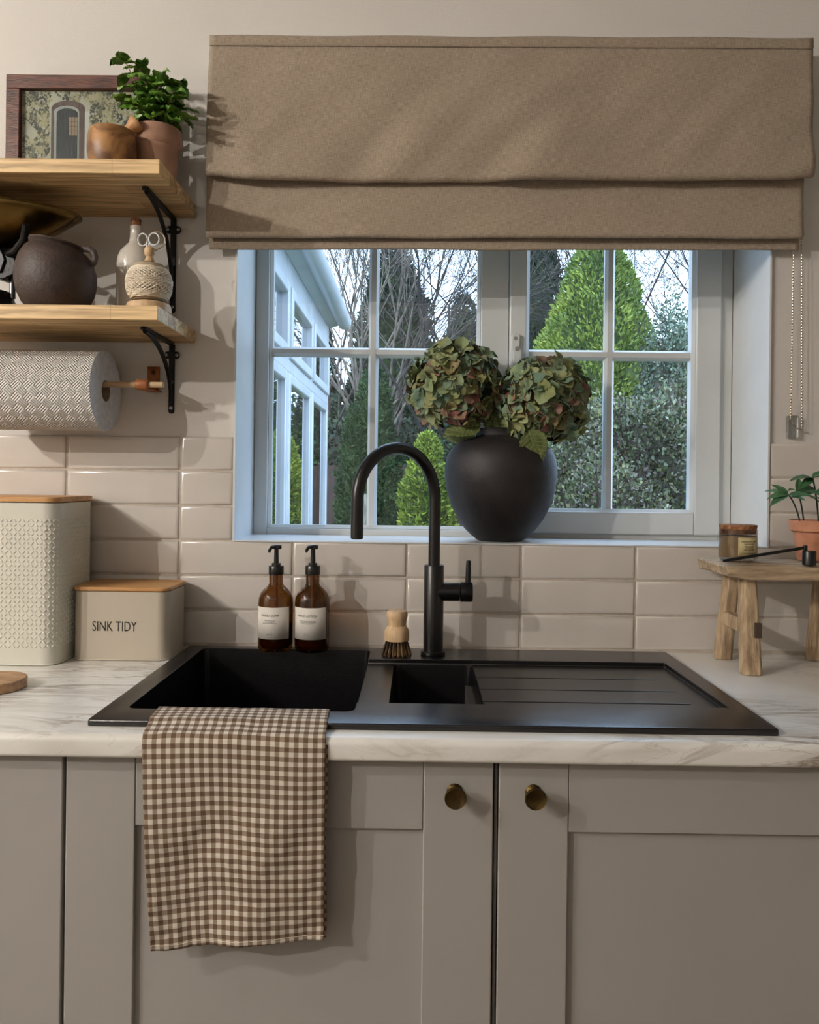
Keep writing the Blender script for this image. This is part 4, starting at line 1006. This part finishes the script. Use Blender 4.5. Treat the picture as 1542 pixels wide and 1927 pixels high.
# ================================================================= STOOL
def stool():
    z1 = at(1420, 1064, 1.492).z; x0 = .590; x1 = .905; y0 = 1.492; y1 = 1.650; th = .0285
    r = thing('wooden_stool', 'small weathered elm bench stool on the worktop right of the drainer', 'stool', ((x0+x1)/2, (y0+y1)/2, ZT))
    def fn(u, v, top):
        x = x0+(x1-x0)*u; y = y0+(y1-y0)*v; z = z1 if top else z1-th
        return x, y, z
    m = MB(); nx, ny = 28, 12; vs = []
    for top in (0, 1):
        for j in range(ny+1):
            for i in range(nx+1):
                u, v = i/nx, j/ny; x, y, z = fn(u, v, top)
                n1 = mnoise.noise(Vector((x*14, y*14, top*5.)))*.0022+mnoise.noise(Vector((x*60, y*60, top*5.)))*.0009
                x += (-.0035*mnoise.noise(Vector((y*40, 3, top*2.))) + (.005 if not top else 0)*(1 if u < .5 else -1)) if u in (0, 1) else 0
                y += (.0028*mnoise.noise(Vector((x*22, 8, top*2.)))+ (.002 if not top else 0)) if v == 0 else 0
                if top:
                    ed = min(u*9, (1-u)*9, v*5, (1-v)*5, 1); z -= .003*(1-ed)**2
                else: 
                    if u < .12: z += .006*(1-u/.12)
                vs.append((x, y, z+n1*(1 if top else 1.3)))
    W_ = nx+1; base = (nx+1)*(ny+1); fs = []
    for j in range(ny):
        for i in range(nx):
            a = j*W_+i; fs.append((a, a+W_, a+W_+1, a+1)); fs.append((base+a, base+a+1, base+a+W_+1, base+a+W_))
    for i in range(nx): fs.append((i, i+1, base+i+1, base+i)); a = ny*W_+i; fs.append((a, base+a, base+a+1, a+1))
    for j in range(ny): a = j*W_; fs.append((a, base+a, base+a+W_, a+W_)); a = j*W_+nx; fs.append((a, a+W_, base+a+W_, base+a))
    m.add(vs, fs); part('seat', m, M_old, r, bevel=.002, ang=50)
    def leg(xb, yb, xt, yt, w0, w1):
        m = MB(); n = 8; vs = []
        for k in range(n+1):
            u = k/n; x = xb+(xt-xb)*u; y = yb+(yt-yb)*u; z = ZT+.0005+(z1-th-ZT+.004)*u; w = w0+(w1-w0)*u
            for (sx_, sy_) in ((-1, -.55), (-.55, -1), (.7, -1), (1, -.7), (1, .7), (.7, 1), (-.55, 1), (-1, .55)):
                q = .0012*mnoise.noise(Vector((sx_*3+xb*20, sy_*3, u*5)))
                vs.append((x+sx_*(w/2+q), y+sy_*(w*.42+q), z))
        fs = [(k*8+i, k*8+(i+1) % 8, k*8+8+(i+1) % 8, k*8+8+i) for k in range(n) for i in range(8)]+[tuple(range(7, -1, -1)), tuple(n*8+i for i in range(8))]
        m.add(vs, fs); return part('leg', m, M_oldv, r, bevel=.0015, ang=30)
    zs = ZT+.087
    for (xf, xb) in ((.641, .6445), (.846, .829)):
        l1 = leg(xf, 1.502, xf+.003*(1 if xf < .7 else -1), 1.530, .037, .031)
        leg(xb-.006 if xf < .7 else xb, 1.634, xb+.006, 1.618, .034, .029)
        part('stretcher', MB().box((xf-.009, 1.512, zs-.014), (xf+.011, 1.63, zs+.014)), M_oldv, r, bevel=.003)
        part('tenon_end', MB().box((xf+.004, 1.4965-.006, zs-.016), (xf+.0165, 1.4965, zs+.012)), mat('dark_tenon', (74,58,46), rough=.9), r, label='dark through-tenon end')
    return z1
ZST = stool()

# candle
c = at(1389, 1050, 1.572); c.z = ZST+.0016; c.y = 1.572
r = thing('candle_jar', 'smoked glass candle jar with cork lid, labelled SANDALWOOD', 'candle', c)
part('jar', MB().lathe([(0, .004), (.031, .0005), (.0345, .002), (.0362, .006), (.0366, .056), (.0362, .0625), (.0345, .0625), (.0345, .008), (0, .007)], c, 48), M_smoke, r)
part('wax', MB().lathe([(0, .0085), (.0338, .0085), (.0338, .048), (.032, .0495), (0, .0495)], c, 40), M_wax, r)
part('lid', MB().lathe([(0, .0535), (.0335, .0535), (.0337, .0620), (.0345, .0625), (.0358, .0700), (.0350, .0712), (0, .0714)], c, 44), M_cork, r, label='cork lid')
RL = .0369; a_c = -PI/2+.22
def wrap(x, z, dr=0): a = a_c+x/RL; return c+Vector(((RL+dr)*math.cos(a), (RL+dr)*math.sin(a), z))
lw = .0435
lb = part('label', MB().grid(lambda u, v: wrap((u-.5)*lw, .0125+.0350*v), 16, 1), M_label2, r, solid=.0003, ang=80)
m = MB()
def put(txt, size, zc, width):
    vs, fs = text_mesh(txt, size); x0 = min(v.x for v in vs); x1 = max(v.x for v in vs); k = width/(x1-x0)
    m.add([wrap((v.x-(x0+x1)/2)*k, zc+v.y*k, .0003+v.z*.4) for v in vs], fs)
put('SANDALWOOD', .006, .0395, .0325); put('SCENTED CANDLE', .003, .0352, .022)
for i, tx_ in enumerate(('RICH & WOODY', 'WITH NOTES OF', 'SANDALWOOD, AMBER', 'AND WARM SPICES')): put(tx_, .0024, .0305-i*.0025, (.019, .017, .023, .023)[i])
put('BURN WITHIN SIGHT. KEEP AWAY FROM CHILDREN', .002, .0172, .031)
for (xa, xb, za, zb) in ((-lw/2+.002, lw/2-.002, .0455, .0457), (-lw/2+.002, lw/2-.002, .0143, .0145)):
    m.grid(lambda u, v: wrap(xa+(xb-xa)*u, za+(zb-za)*v, .0003), 12, 1)
for xa in (-lw/2+.002, lw/2-.0022): m.grid(lambda u, v: wrap(xa+.0002*u, .0143+.0314*v, .0003), 1, 1)
part('lettering', m, M_ink2, lb, smooth=False, fix=False)

# snuffer
r_c = at(1523.5, 1055, 1.505)
r = thing('candle_snuffer', 'black metal candle snuffer lying across the stool seat', 'snuffer', (r_c.x, r_c.y, ZST))
bz_ = ZST+.0012
part('bell', MB().lathe([(.0108, 0), (.0125, 0), (.0125, .0255), (.0118, .0268), (0, .0268)], (r_c.x, r_c.y, bz_), 32), M_black, r)
a = at(1361, 1055.5, 1.512); b2 = at(1516, 1030.5, 1.505)
d = b2-a; Mx = Matrix.Translation(a) @ d.to_track_quat('X', 'Z').to_matrix().to_4x4()
part('rod', MB().box((0, -.0025, -.0028), (d.length, .0025, .0028), M=Mx), M_black, r, bevel=.0006)
part('hinge', MB().box((b2.x-.003, b2.y-.003, bz_+.0268), (b2.x+.0035, b2.y+.003, b2.z+.0045)), M_black, r, bevel=.001)

# right plant
c = at(1531, 1050, 1.592); c.z = ZST+.0018; c.y = 1.592
r = thing('potted_seedling', 'smooth-leaved green plant in orange terracotta pot on the stool', 'plant', c)
ht = at(1500, 982, 1.56).z-ZST
part('pot', MB().lathe([(0, .001), (.0285, 0), (.030, .002), (.036, ht*.62), (.0372, ht*.70), (.0440, ht*.74), (.0462, ht*.97), (.0455, ht), (.043, ht+.0005), (.0415, ht*.9), (0, ht*.88)], c, 48, wob=.004), M_terra2, r)
part('soil', MB().lathe([(0, ht*.93), (.042, ht*.92), (.042, ht*.915)], c, 24), M_soil, r)
RLv = [leaf_mesh('leaf', .070, .031, M_leafc, 0, .002, .3, .28, seed=i*2.1) for i in range(4)]
R_ = random.Random(4); top = ZST+ht*.93
def seed_stem(s0, e, lv):
    mid = s0.lerp(e, .55)+Vector(((s0.x-e.x)*.15, 0, .01))
    def bz(u): return s0*(1-u)**2+mid*2*u*(1-u)+e*u*u
    part('stem', MB().tube([bz(k/8) for k in range(9)], .0015, 6), M_stemd, r)
    for (v, d, s_) in lv:
        o = bpy.data.objects.new('leaf', R_.choice(RLv)); COL.objects.link(o); o.parent = r
        o.matrix_local = Matrix.Translation(-OFF[r.name]) @ orient(bz(v), Vector(d), (0, -.5, 1), R_.uniform(-.3, .3), s_)
g0 = at(1507, 980, 1.572)
seed_stem(Vector((g0.x, 1.572, top)), at(1483, 930, 1.55), [(1, (-1, -.3, .0), .62), (1, (-.9, -.5, -.25), .72), (1, (-.5, .2, .5), .5), (.95, (.8, -.5, .15), .68), (.85, (.2, -.9, .1), .55), (1, (-.8, .5, .35), .6)])
seed_stem(Vector((g0.x+.009, 1.575, top)), at(1502, 925, 1.58), [(1, (.6, -.7, .05), .8), (1, (-.6, -.6, .25), .62), (.9, (.9, .1, -.1), .75), (1, (.2, .2, .7), .5)])
seed_stem(Vector((c.x+.01, 1.592, top)), at(1530, 900, 1.575), [(1, (-1, -.4, .15), .8), (1, (-.8, -.5, -.35), .6), (1, (.4, -.7, .3), .8), (.7, (-.9, -.6, -.05), .95), (.65, (.8, -.5, 0), .8), (1, (.9, .1, .5), .8), (.5, (.3, -1, -.2), .75)])

# ================================================================= TEA TOWEL
def towel():
    y_in = BA[2]+.005; path = []          # (y, z) from inside the bowl, over rim and edge, down
    path += [(y_in+.004, SZ-.09), (y_in+.0025, SZ-.03), (y_in-.0005, SZ-.002), (y_in-.006, SZ+.0028)]
    path += [(SY0+.002, SZ+.0028), (SY0-.006, SZ-.002), (YC+.012, ZT+.0038), (YC+.002, ZT+.0015), (YC-.0035, ZT-.009), (YC-.0045, ZT-.03), (YC-.004, ZT-.06)]
    zb = at(440, 1782, 1.085).z
    n = 22
    for k in range(1, n+1): path.append((YC-.004+.004*(k/n), ZT-.06+(zb-ZT+.06)*k/n))
    P_ = [Vector((0, a, b_)) for a, b_ in path]; S = [0]
    for i in range(1, len(P_)): S.append(S[-1]+(P_[i]-P_[i-1]).length)
    T = S[-1]; iref = 8
    def base(s):
        for i in range(1, len(S)):
            if s <= S[i]+1e-9: f_ = (s-S[i-1])/(S[i]-S[i-1]); return P_[i-1].lerp(P_[i], f_), s
        return P_[-1], s
    xl0 = at(300, 1336, 1.19).x; xl1 = at(267, 1400, 1.09).x; xl2 = at(283, 1788, 1.085).x
    xr0 = at(621, 1336, 1.19).x; xr1 = at(613, 1400, 1.09).x; xr2 = at(608, 1775, 1.085).x
    def fn(u, v, extra=0):
        s = v*T; p, _ = base(s); f1 = min(1, max(0, (s-S[3])/(S[8]-S[3]))); f2 = max(0, (s-S[8])/(T-S[8]))
        xl = xl0+(xl1-xl0)*f1+(xl2-xl1)*f2; xr = xr0+(xr1-xr0)*f1+(xr2-xr1)*f2
        x = xl+(xr-xl)*u
        w_ = min(1, f2*2.2)
        y = p.y-w_*(.006+.0050*math.sin(u*9+f2*2+.6)+.0035*mnoise.noise(Vector((u*5, f2*6, 2)))+.0016*mnoise.noise(Vector((u*16, f2*22, 7))))
        z = p.z+f2*(-.004+.0105*(u)-.0055*math.sin(u*PI*1.6+.2)*0 - .006*math.exp(-((u-.12)/.22)**2))
        if f1 > 0 and f2 == 0: y -= 0
        if 0 < f1 < 1 or s <= S[8]: z += .0008*(mnoise.noise(Vector((u*9, s*30, 1)))+.6)
        return Vector((x, y, z))
    r = thing('tea_towel', 'brown and cream gingham tea towel draped over the front of the sink', 'towel', (-.16, YC, ZT))
    part('front_layer', MB().grid(lambda u, v: fn(u, v), 110, 150, uvfn=lambda u, v: (u*.2535+.0262*.25, v*T+.0022*math.sin(u*5))), M_gingham, r, solid=.0012, ang=80)
    def fn2(u, v):
        vv = .42+.575*v; p = fn(u, vv); f_ = max(0, (vv*T-S[8])/(T-S[8])); p.y += .0028+.0022*math.sin(u*7+2)**2*f_; p.x += .0025+.001*math.sin(v*9)*u; p.y = min(p.y, YD-.003); return p
    part('back_layer', MB().grid(fn2, 60, 70, uvfn=lambda u, v: (u*.2535+.006, (.42+.575*v)*T+.003)), M_gingham, r, solid=.0012, ang=80)
    e = .985
    part('hem_stitch', MB().tube([fn(k/60, e)+Vector((0, -.0013, 0)) for k in range(61)], .00035, 4), M_twine, r)
towel()

# ================================================================= GARDEN
GZ = -.20
M_lawn = mat('lawn', (88,104,60), (60,76,44), scale=4, rough=1, bump=1, bscale=60)
struct('ground_outside', MB().box((-16, YO, GZ-.2), (18, 42, GZ)), M_lawn)
def np_mesh(name, V, Fq, mats, smooth=False):
    me = bpy.data.meshes.new(name); n = len(Fq); k = Fq.shape[1]
    me.vertices.add(len(V)); me.vertices.foreach_set('co', np.ascontiguousarray(V, dtype=np.float32).ravel())
    me.loops.add(n*k); me.loops.foreach_set('vertex_index', np.ascontiguousarray(Fq, dtype=np.int32).ravel())
    me.polygons.add(n); me.polygons.foreach_set('loop_start', np.arange(0, n*k, k, dtype=np.int32))
    if smooth: me.polygons.foreach_set('use_smooth', [True]*n)
    me.materials.append(mats); me.update(calc_edges=True); me.validate(); return me
def sprays(P, D, size, asp=.4, jitter=.5):
    n = len(P); D = D+rng.normal(0, jitter, (n, 3)); D /= np.linalg.norm(D, axis=1)[:, None]+1e-9
    S_ = np.cross(D, rng.normal(0, 1, (n, 3))); S_ /= np.linalg.norm(S_, axis=1)[:, None]+1e-9
    L = size*rng.uniform(.6, 1.3, (n, 1)); W_ = L*asp
    nr = np.cross(D, S_)
    V = np.stack([P, P+D*L*.5+S_*W_*.5+nr*L*.06, P+D*L, P+D*L*.5-S_*W_*.5+nr*L*.06], 1).reshape(-1, 3)
    return V, np.arange(4*n).reshape(n, 4)
def nz3(X, s, seed):
    out = np.empty(len(X))
    for i, (a, b_, c_) in enumerate(X*s+seed): out[i] = mnoise.noise(Vector((a, b_, c_)))
    return out
M_bark = mat('bark', (86,74,66), (58,50,44), scale=8, rough=.95)
M_barkd = mat('dark_bark', (60,52,48), (42,37,34), scale=8, rough=.95)
M_barkp = mat('pale_bark', (124,112,100), (88,78,70), scale=8, rough=.95)
GL = [(255,255,255),(205,220,190),(255,255,205),(165,185,150),(235,245,215)]
M_con1 = mat('golden_conifer_foliage', (156,164,82), (98,116,62), scale=1.9, rough=.8, isl=GL)
M_con2 = mat('bright_conifer_foliage', (160,168,74), (104,124,54), scale=3, rough=.8, isl=GL)
M_con3 = mat('dark_conifer_foliage', (72,92,56), (42,60,40), scale=2, rough=.85, isl=GL)
M_con4 = mat('grey_conifer_foliage', (84,94,84), (54,64,58), scale=1.2, rough=.85, isl=GL)
M_hedge = mat('shrub_leaves', (255,255,255), (190,200,190), scale=1.5, rough=.6, isl=[(76,92,50),(104,118,78),(86,66,70),(116,126,92),(54,66,42),(146,150,130),(104,80,82),(84,102,60),(128,124,78),(62,52,50)])
M_olive2 = mat('silver_shrub_leaves', (255,255,255), (196,206,196), scale=1.5, rough=.7, isl=[(92,108,88),(116,130,112),(74,90,70),(132,142,124),(86,100,68)])
M_core = mat('foliage_shadow_core', (62,76,38), (44,56,30), scale=4, rough=1)  # shade deep in the conifers, put into the colour of a solid core
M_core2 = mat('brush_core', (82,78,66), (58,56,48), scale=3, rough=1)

def conifer(px, ptop, Y, halfw_px, pyw, m, label, n=9000, size=.06, power=.75, seed=1, zb=GZ, core=M_core, group=None, lob=.30):
    """cone tree whose half width at image row pyw is halfw_px"""
    apex = at(px, ptop, Y); H = apex.z-zb; zw = at(px, pyw, Y).z; k = min(.98, (apex.z-zw)/H); R0 = halfw_px/F*Y/(k**power)
    c_ = Vector((apex.x, Y, zb))
    def Rr(h): return R0*np.power(np.clip(1-h, 0, 1), power)*np.clip(h*9+.55, 0, 1)
    r = thing('conifer', label, 'tree', c_, group)
    part('trunk', MB().tube([c_, c_+Vector((0, 0, H*.9))], [R0*.08, .01], 8), M_barkd, r)
    part('inner_core', MB().lathe([(0, .02)]+[(float(Rr(h))*.66, H*h) for h in [i/12 for i in range(12)]]+[(0, H*.97)], c_, 20, wob=.08), core, r)
    h = rng.uniform(0, 1, n*2)**1.25; keep = rng.uniform(0, 1, n*2) < (Rr(h)/R0*.8+.2); h = h[keep][:n]
    a = rng.uniform(0, 2*PI, len(h)); X = np.stack([np.cos(a)*Rr(h)*1.0, np.sin(a)*Rr(h), h*H], 1)
    nn = nz3(X, 1/(R0*.42), seed)+.5*nz3(X, 1/(R0*.16), seed+9)
    rad = Rr(h)*np.clip(1-lob*.6+lob*nn, .55, 1.3)*rng.uniform(.86, 1.03, len(h))
    P = np.stack([np.cos(a)*rad, np.sin(a)*rad, h*H-.02], 1)
    D = np.stack([np.cos(a)*.8, np.sin(a)*.8, np.full(len(h), .75)], 1)
    V, Fq = sprays(P, D, size, .42, .45)
    link('foliage', np_mesh('foliage', V, Fq, m), r, c_, kind='stuff')
    return r
conifer(1132, 425, 11.0, 116, 640, M_con1, 'tall golden-green conifer seen through the right window sash', 48000, .075, .66, 3, lob=.24)
conifer(806, 812, 8.0, 66, 985, M_con2, 'small bright green conifer behind the tap spout', 16000, .055, .55, 5)
conifer(706, 690, 12.5, 58, 880, M_con3, 'dark green columnar conifer behind the central glazing bar, taller one', 14000, .075, .42, 7)
conifer(668, 762, 12.0, 30, 880, M_con3, 'dark green columnar conifer beside the fence post, shorter one', 9000, .07, .42, 8)
conifer(745, 452, 22.0, 92, 640, M_con4, 'big grey-green conifer standing behind the bare trees', 16000, .20, .7, 11)
conifer(1012, 380, 17.0, 62, 640, M_con4, 'grey-green conifer left of the golden one, behind the latch', 12000, .17, .5, 15)
conifer(600, 560, 24.0, 44, 760, M_con4, 'distant grey-green conifer at end of the conservatory', 8000, .2, .6, 17)
conifer(875, 560, 26.0, 70, 760, M_con4, 'distant grey-green conifer behind the left hydrangea', 9000, .22, .6, 19)

def shrub(px, py_top, Y, wx, dy, m, label, n, size, seed, pybase=None, hump=.3, stems=True, core=M_core2):
    top = at(px, py_top, Y); H = top.z-GZ; c_ = Vector((top.x, Y, GZ))
    r = thing('garden_shrub', label, 'shrub', c_)
    bmx = bmesh.new(); bmesh.ops.create_icosphere(bmx, subdivisions=3, radius=1)
    for v in bmx.verts:
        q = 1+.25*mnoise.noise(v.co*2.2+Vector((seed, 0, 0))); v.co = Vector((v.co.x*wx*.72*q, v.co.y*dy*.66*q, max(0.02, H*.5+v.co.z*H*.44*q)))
    me = bpy.data.meshes.new('inner_core'); bmx.to_mesh(me); bmx.free(); me.materials.append(core)
    link('inner_core', me, r, c_)
    d = rng.normal(0, 1, (n, 3)); d /= np.linalg.norm(d, axis=1)[:, None]
    q = 1+hump*nz3(d, 2.2, seed)+.5*hump*nz3(d, 7, seed+5)
    q = q*rng.uniform(.72, 1.04, n)
    P = np.stack([d[:, 0]*wx*q, d[:, 1]*dy*q, np.maximum(.03, H*.5+d[:, 2]*H*.52*q)], 1)
    V, Fq = sprays(P, d+np.array([0, 0, .3]), size, .62, .9)
    link('foliage', np_mesh('foliage', V, Fq, m), r, c_, kind='stuff')
    if stems:
        tw_ = MB(); R_ = random.Random(seed)
        for k in range(70):
            a = R_.uniform(0, 2*PI); e = Vector((math.cos(a)*wx*R_.uniform(.5, 1.08), math.sin(a)*dy*R_.uniform(.5, 1.08), H*R_.uniform(.3, 1.05))); s0 = Vector((e.x*.3, e.y*.3, 0))
            tw_.tube([c_+s0, c_+s0.lerp(e, .5)+Vector((0, 0, .15)), c_+e], [.008, .006, .003], 4)
        part('twigs', tw_, M_barkd, r, kind='stuff')
    return r
shrub(1225, 762, 6.6, .88, .7, M_hedge, 'mixed ivy and cotoneaster shrub behind the lower right panes', 60000, .040, 4)
shrub(1090, 838, 6.3, .55, .5, M_hedge, 'tangled purple-brown shrub just right of the vase', 30000, .036, 9)
shrub(1272, 585, 9.0, .46, .5, M_olive2, 'silvery green shrub right of the golden conifer', 30000, .042, 14)
shrub(1330, 690, 8.0, .5, .5, M_hedge, 'dark-stemmed shrub at the right edge of the window view', 18000, .045, 24)
shrub(560, 800, 19, 3.2, 1.2, M_con4, 'low grey-green hedge far behind the conservatory', 9000, .14, 31)
shrub(780, 790, 20, 3.0, 1.2, M_con4, 'low grey-green hedge far behind the columnar conifers', 12000, .14, 37)
shrub(1010, 730, 15, 1.6, 1.0, M_con3, 'dark evergreen shrub below the golden conifer', 10000, .11, 41)
shrub(1150, 880, 5.6, .45, .3, M_hedge, 'low leafy ground-cover shrub in front of the ivy', 16000, .036, 47)

def bare_tree(px, pbase, Y, H, m, label, seed, r0=.09, lean=0, spread=.42, depth=6, stems=1, droop=0, ln0=.34):
    R_ = random.Random(seed); b0 = at(px, 900, Y); base = Vector((b0.x, Y, GZ)); SEG = []
    def grow(p, d, L, rad, dep):
        n = 3; q = p; pts_ = [p]; rad = max(rad, .0045)
        for k in range(n):
            d = (d+Vector((R_.gauss(0, .09), R_.gauss(0, .09), .05-droop*(6-dep)*.05))).normalized(); q = q+d*L/n; pts_.append(q)
        SEG.append((pts_, rad, rad*.62, dep))
        if dep <= 0: return
        for k in range(4 if R_.random() < .45 else 3):
            ax = d.cross(Vector((R_.gauss(0, 1), R_.gauss(0, 1), R_.gauss(0, 1)))).normalized()
            nd = Matrix.Rotation(R_.uniform(.25, spread*2), 3, ax) @ d
            i = R_.choice((2, 3)) if k else 3
            grow(pts_[i], nd, L*R_.uniform(.62, .86), rad*(.50 if k else .60), dep-1)
    r = thing('bare_tree', label, 'tree', base)
    for s_ in range(stems):
        d = Vector((lean+R_.gauss(0, .10)*(stems > 1), R_.gauss(0, .06), 1)).normalized()
        grow(base+Vector((R_.uniform(-.3, .3)*(stems > 1), 0, 0)), d, H*ln0, r0*R_.uniform(.7, 1), depth)
    tr = MB(); tg = MB()
    for pts_, ra_, rb_, dep in SEG:
        (tr if dep >= depth-1 else tg).tube(pts_, [ra_+(rb_-ra_)*i/3 for i in range(4)], 6 if dep >= depth-1 else 3, cap=False)
    part('trunk', tr, m, r, fix=False); part('branches', tg, m, r, fix=False, kind='stuff')
    return r
TG = 'bare winter trees at the end of the garden'
bare_tree(655, 0, 17, 9.5, M_barkp, 'pale-barked bare tree with several stems, right of the conservatory gutter', 3, .07, .0, .30, 5, 3)
bare_tree(700, 0, 15, 8.5, M_barkp, 'pale slender bare tree directly behind the left glazing bar', 8, .06, .05, .32, 5, 2)
bare_tree(735, 0, 18, 10, M_bark, 'bare tree with crossing stems, left of the tap arch', 13, .07, -.05, .36, 5, 2)
bare_tree(815, 0, 15, 9.5, M_barkd, 'dark forked bare tree above the left hydrangea head', 17, .08, -.03, .40, 6, 1)
bare_tree(872, 0, 18, 11, M_barkd, 'tall dark bare tree beside the window mullion', 23, .09, .02, .36, 6, 1)
bare_tree(620, 0, 20, 11, M_bark, 'thin bare tree emerging past the conservatory corner', 31, .07, .02, .32, 5, 2)
bare_tree(1030, 0, 21, 12, M_bark, 'bare tree in front of the grey conifer, beside the latch', 37, .07, .05, .42, 6, 2)
bare_tree(1410, 0, 16.0, 8.6, M_barkd, 'dark weeping bare tree arching in from the right edge', 41, .07, -.30, .50, 6, 2, .25)
bare_tree(1350, 0, 18.0, 10.5, M_barkd, 'dark twiggy bare tree behind the right-hand panes', 43, .07, -.10, .42, 6, 1)

# fence panels and post
fx0 = at(560, 900, 13.5).x; fx1 = at(700, 900, 13.5).x
zt = at(630, 876, 13.5).z
fe = thing('garden_fence', 'dark brown boarded fence beyond the conservatory corner', 'fence', ((fx0+fx1)/2, 13.5, GZ))
M_fence = mat('fence_boards', (84,66,60), (62,50,46), scale=6, rough=.95, stretch=(6,6,1))
me = MB().box((0, 0, 0), (.135, .018, zt-GZ)).mesh('board', M_fence, smooth=False)
n_ = 0; x = -4.6
while x < 2.2:
    if x < fx1+.1 or True:
        o = bpy.data.objects.new('board', me); COL.objects.link(o); o.parent = fe; o.location = (x-OFF[fe.name].x, (.012 if n_ % 2 else 0), -.01+.012*(n_ % 3)); n_ += 1
    x += .14
solo('fence_post', MB().box((-.05, -.05, 0), (.05, .05, 1.3)), mat('weathered_post', (150,146,132), (112,108,98), scale=9, rough=.95, stretch=(6,6,1)), (0, 0, 0), 'weathered grey fence post in front of the dark fence', 'post').location = (at(684, 900, 9.0).x, 9.0, GZ)

# ================================================================= CONSERVATORY
def conservatory():
    X = -.62; Y1 = 5.42; Yn = YO+.02; r = thing('conservatory', 'white upvc conservatory with gutter and fanlights, left of the window view', 'conservatory', (X-1.2, 3.7, GZ))
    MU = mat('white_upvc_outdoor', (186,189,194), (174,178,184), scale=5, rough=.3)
    MGp = thin_glass('conservatory_glass', (.62,.66,.66), 3.0)
    z0, zt0, zt1, zfl, zev = GZ+.25, ZC+.535, ZC+.61, ZC+.885, ZC+1.08
    part('dwarf_wall', MB().box((X-.25, Yn, GZ), (X+.01, Y1, z0)), M_white, r)
    ys = [Yn, 2.90, 3.74, 4.58, Y1]
    pm = MB().box((X-.06, -.035, z0), (X, .035, zev), 0)
    part('wall_head', MB().box((X-.06, Yn, zfl+.04), (X-.001, Y1, zev)), MU, r)
    part('transom', MB().box((X-.06, Yn, zt0-.02), (X+.004, Y1, zt0+.045)), MU, r, bevel=.004)
    part('sill', MB().box((X-.08, Yn, z0-.02), (X+.05, Y1+.03, z0+.02)), MU, r, bevel=.004)
    for y in ys[1:]:
        part('mullion', MB().box((X-.062, y-.032, z0), (X+.002, y+.032, zev-.002)), MU, r, bevel=.003)
    for i in range(4):
        ya, yb = ys[i]+.032, ys[i+1]-.032
        f_ = part('window', MB(), MU, r) if False else None
        m = MB()
        def fr(za, zb_, wd, xo):
            m.box((X-.04, ya, za), (X+xo, ya+wd, zb_)).box((X-.04, yb-wd, za), (X+xo, yb, zb_)).box((X-.04, ya+wd, za), (X+xo, yb-wd, za+wd)).box((X-.04, ya+wd, zb_-wd), (X+xo, yb-wd, zb_))
        m = MB(); fr(zt0+.045, zfl+.04, .052, .018); w1 = part('fanlight', m, MU, r, bevel=.006)
        part('pane', MB().box((X-.022, ya+.04, zt0+.085), (X-.014, yb-.04, zfl)), MGp, w1, smooth=False)
        m = MB(); fr(z0+.02, zt0-.02, .050, .008); w2 = part('window_frame', m, MU, r, bevel=.006)
        part('pane', MB().box((X-.022, ya+.04, z0+.06), (X-.014, yb-.04, zt0-.06)), MGp, w2, smooth=False)
    # end wall facing the garden and far side
    part('end_wall', MB().box((X-3.1, Y1-.06, GZ), (X-.062, Y1, z0+.02)).box((X-3.1, Y1-.06, zt0), (X-.062, Y1, zt1)).box((X-3.1, Y1-.06, zfl), (X-.062, Y1, zev)).box((X-1.05, Y1-.06, z0), (X-.98, Y1, zev)).box((X-2.05, Y1-.06, z0), (X-1.98, Y1, zev)).box((X-3.1, Y1-.06, z0), (X-3.04, Y1, zev)), MU, r)
    part('far_wall', MB().box((X-3.1, Yn, GZ), (X-3.04, Y1-.06, ZC+.2)).box((X-3.1, Yn, zfl), (X-3.04, Y1-.06, zev)), mat('conservatory_inside', (120,116,112), rough=.9), r)
    part('floor_slab', MB().box((X-3.04, Yn, GZ), (X-.25, Y1-.06, GZ+.1)), mat('dark_floor', (84,82,84), rough=.6), r)
    # roof
    rf = MB(); rf.prism([(X+.10, zev+.02), (X+.10, zev+.05), (X-1.56, zev+.75), (X-3.2, zev+.05), (X-3.2, zev+.02), (X-1.56, zev+.71)], Yn, Y1+.12, 'y')
    part('roof', rf, mat('roof_sheet', (196,200,204), rough=.4), r)
    part('soffit', MB().prism([(X, zev-.02), (X+.10, zev+.005), (X+.10, zev+.02), (X, zev+.02)], Yn, Y1+.06, 'y'), MU, r)
    gp = [(X+.055, zev+.045), (X+.058, zev+.008), (X+.075, zev-.018), (X+.105, zev-.024), (X+.135, zev-.012), (X+.150, zev+.015), (X+.152, zev+.045), (X+.144, zev+.045), (X+.140, zev+.02), (X+.105, zev-.010), (X+.07, zev+.01), (X+.063, zev+.045)]
    part('gutter', MB().prism(gp, Yn, Y1+.10, 'y'), MU, r, ang=50)
conservatory()
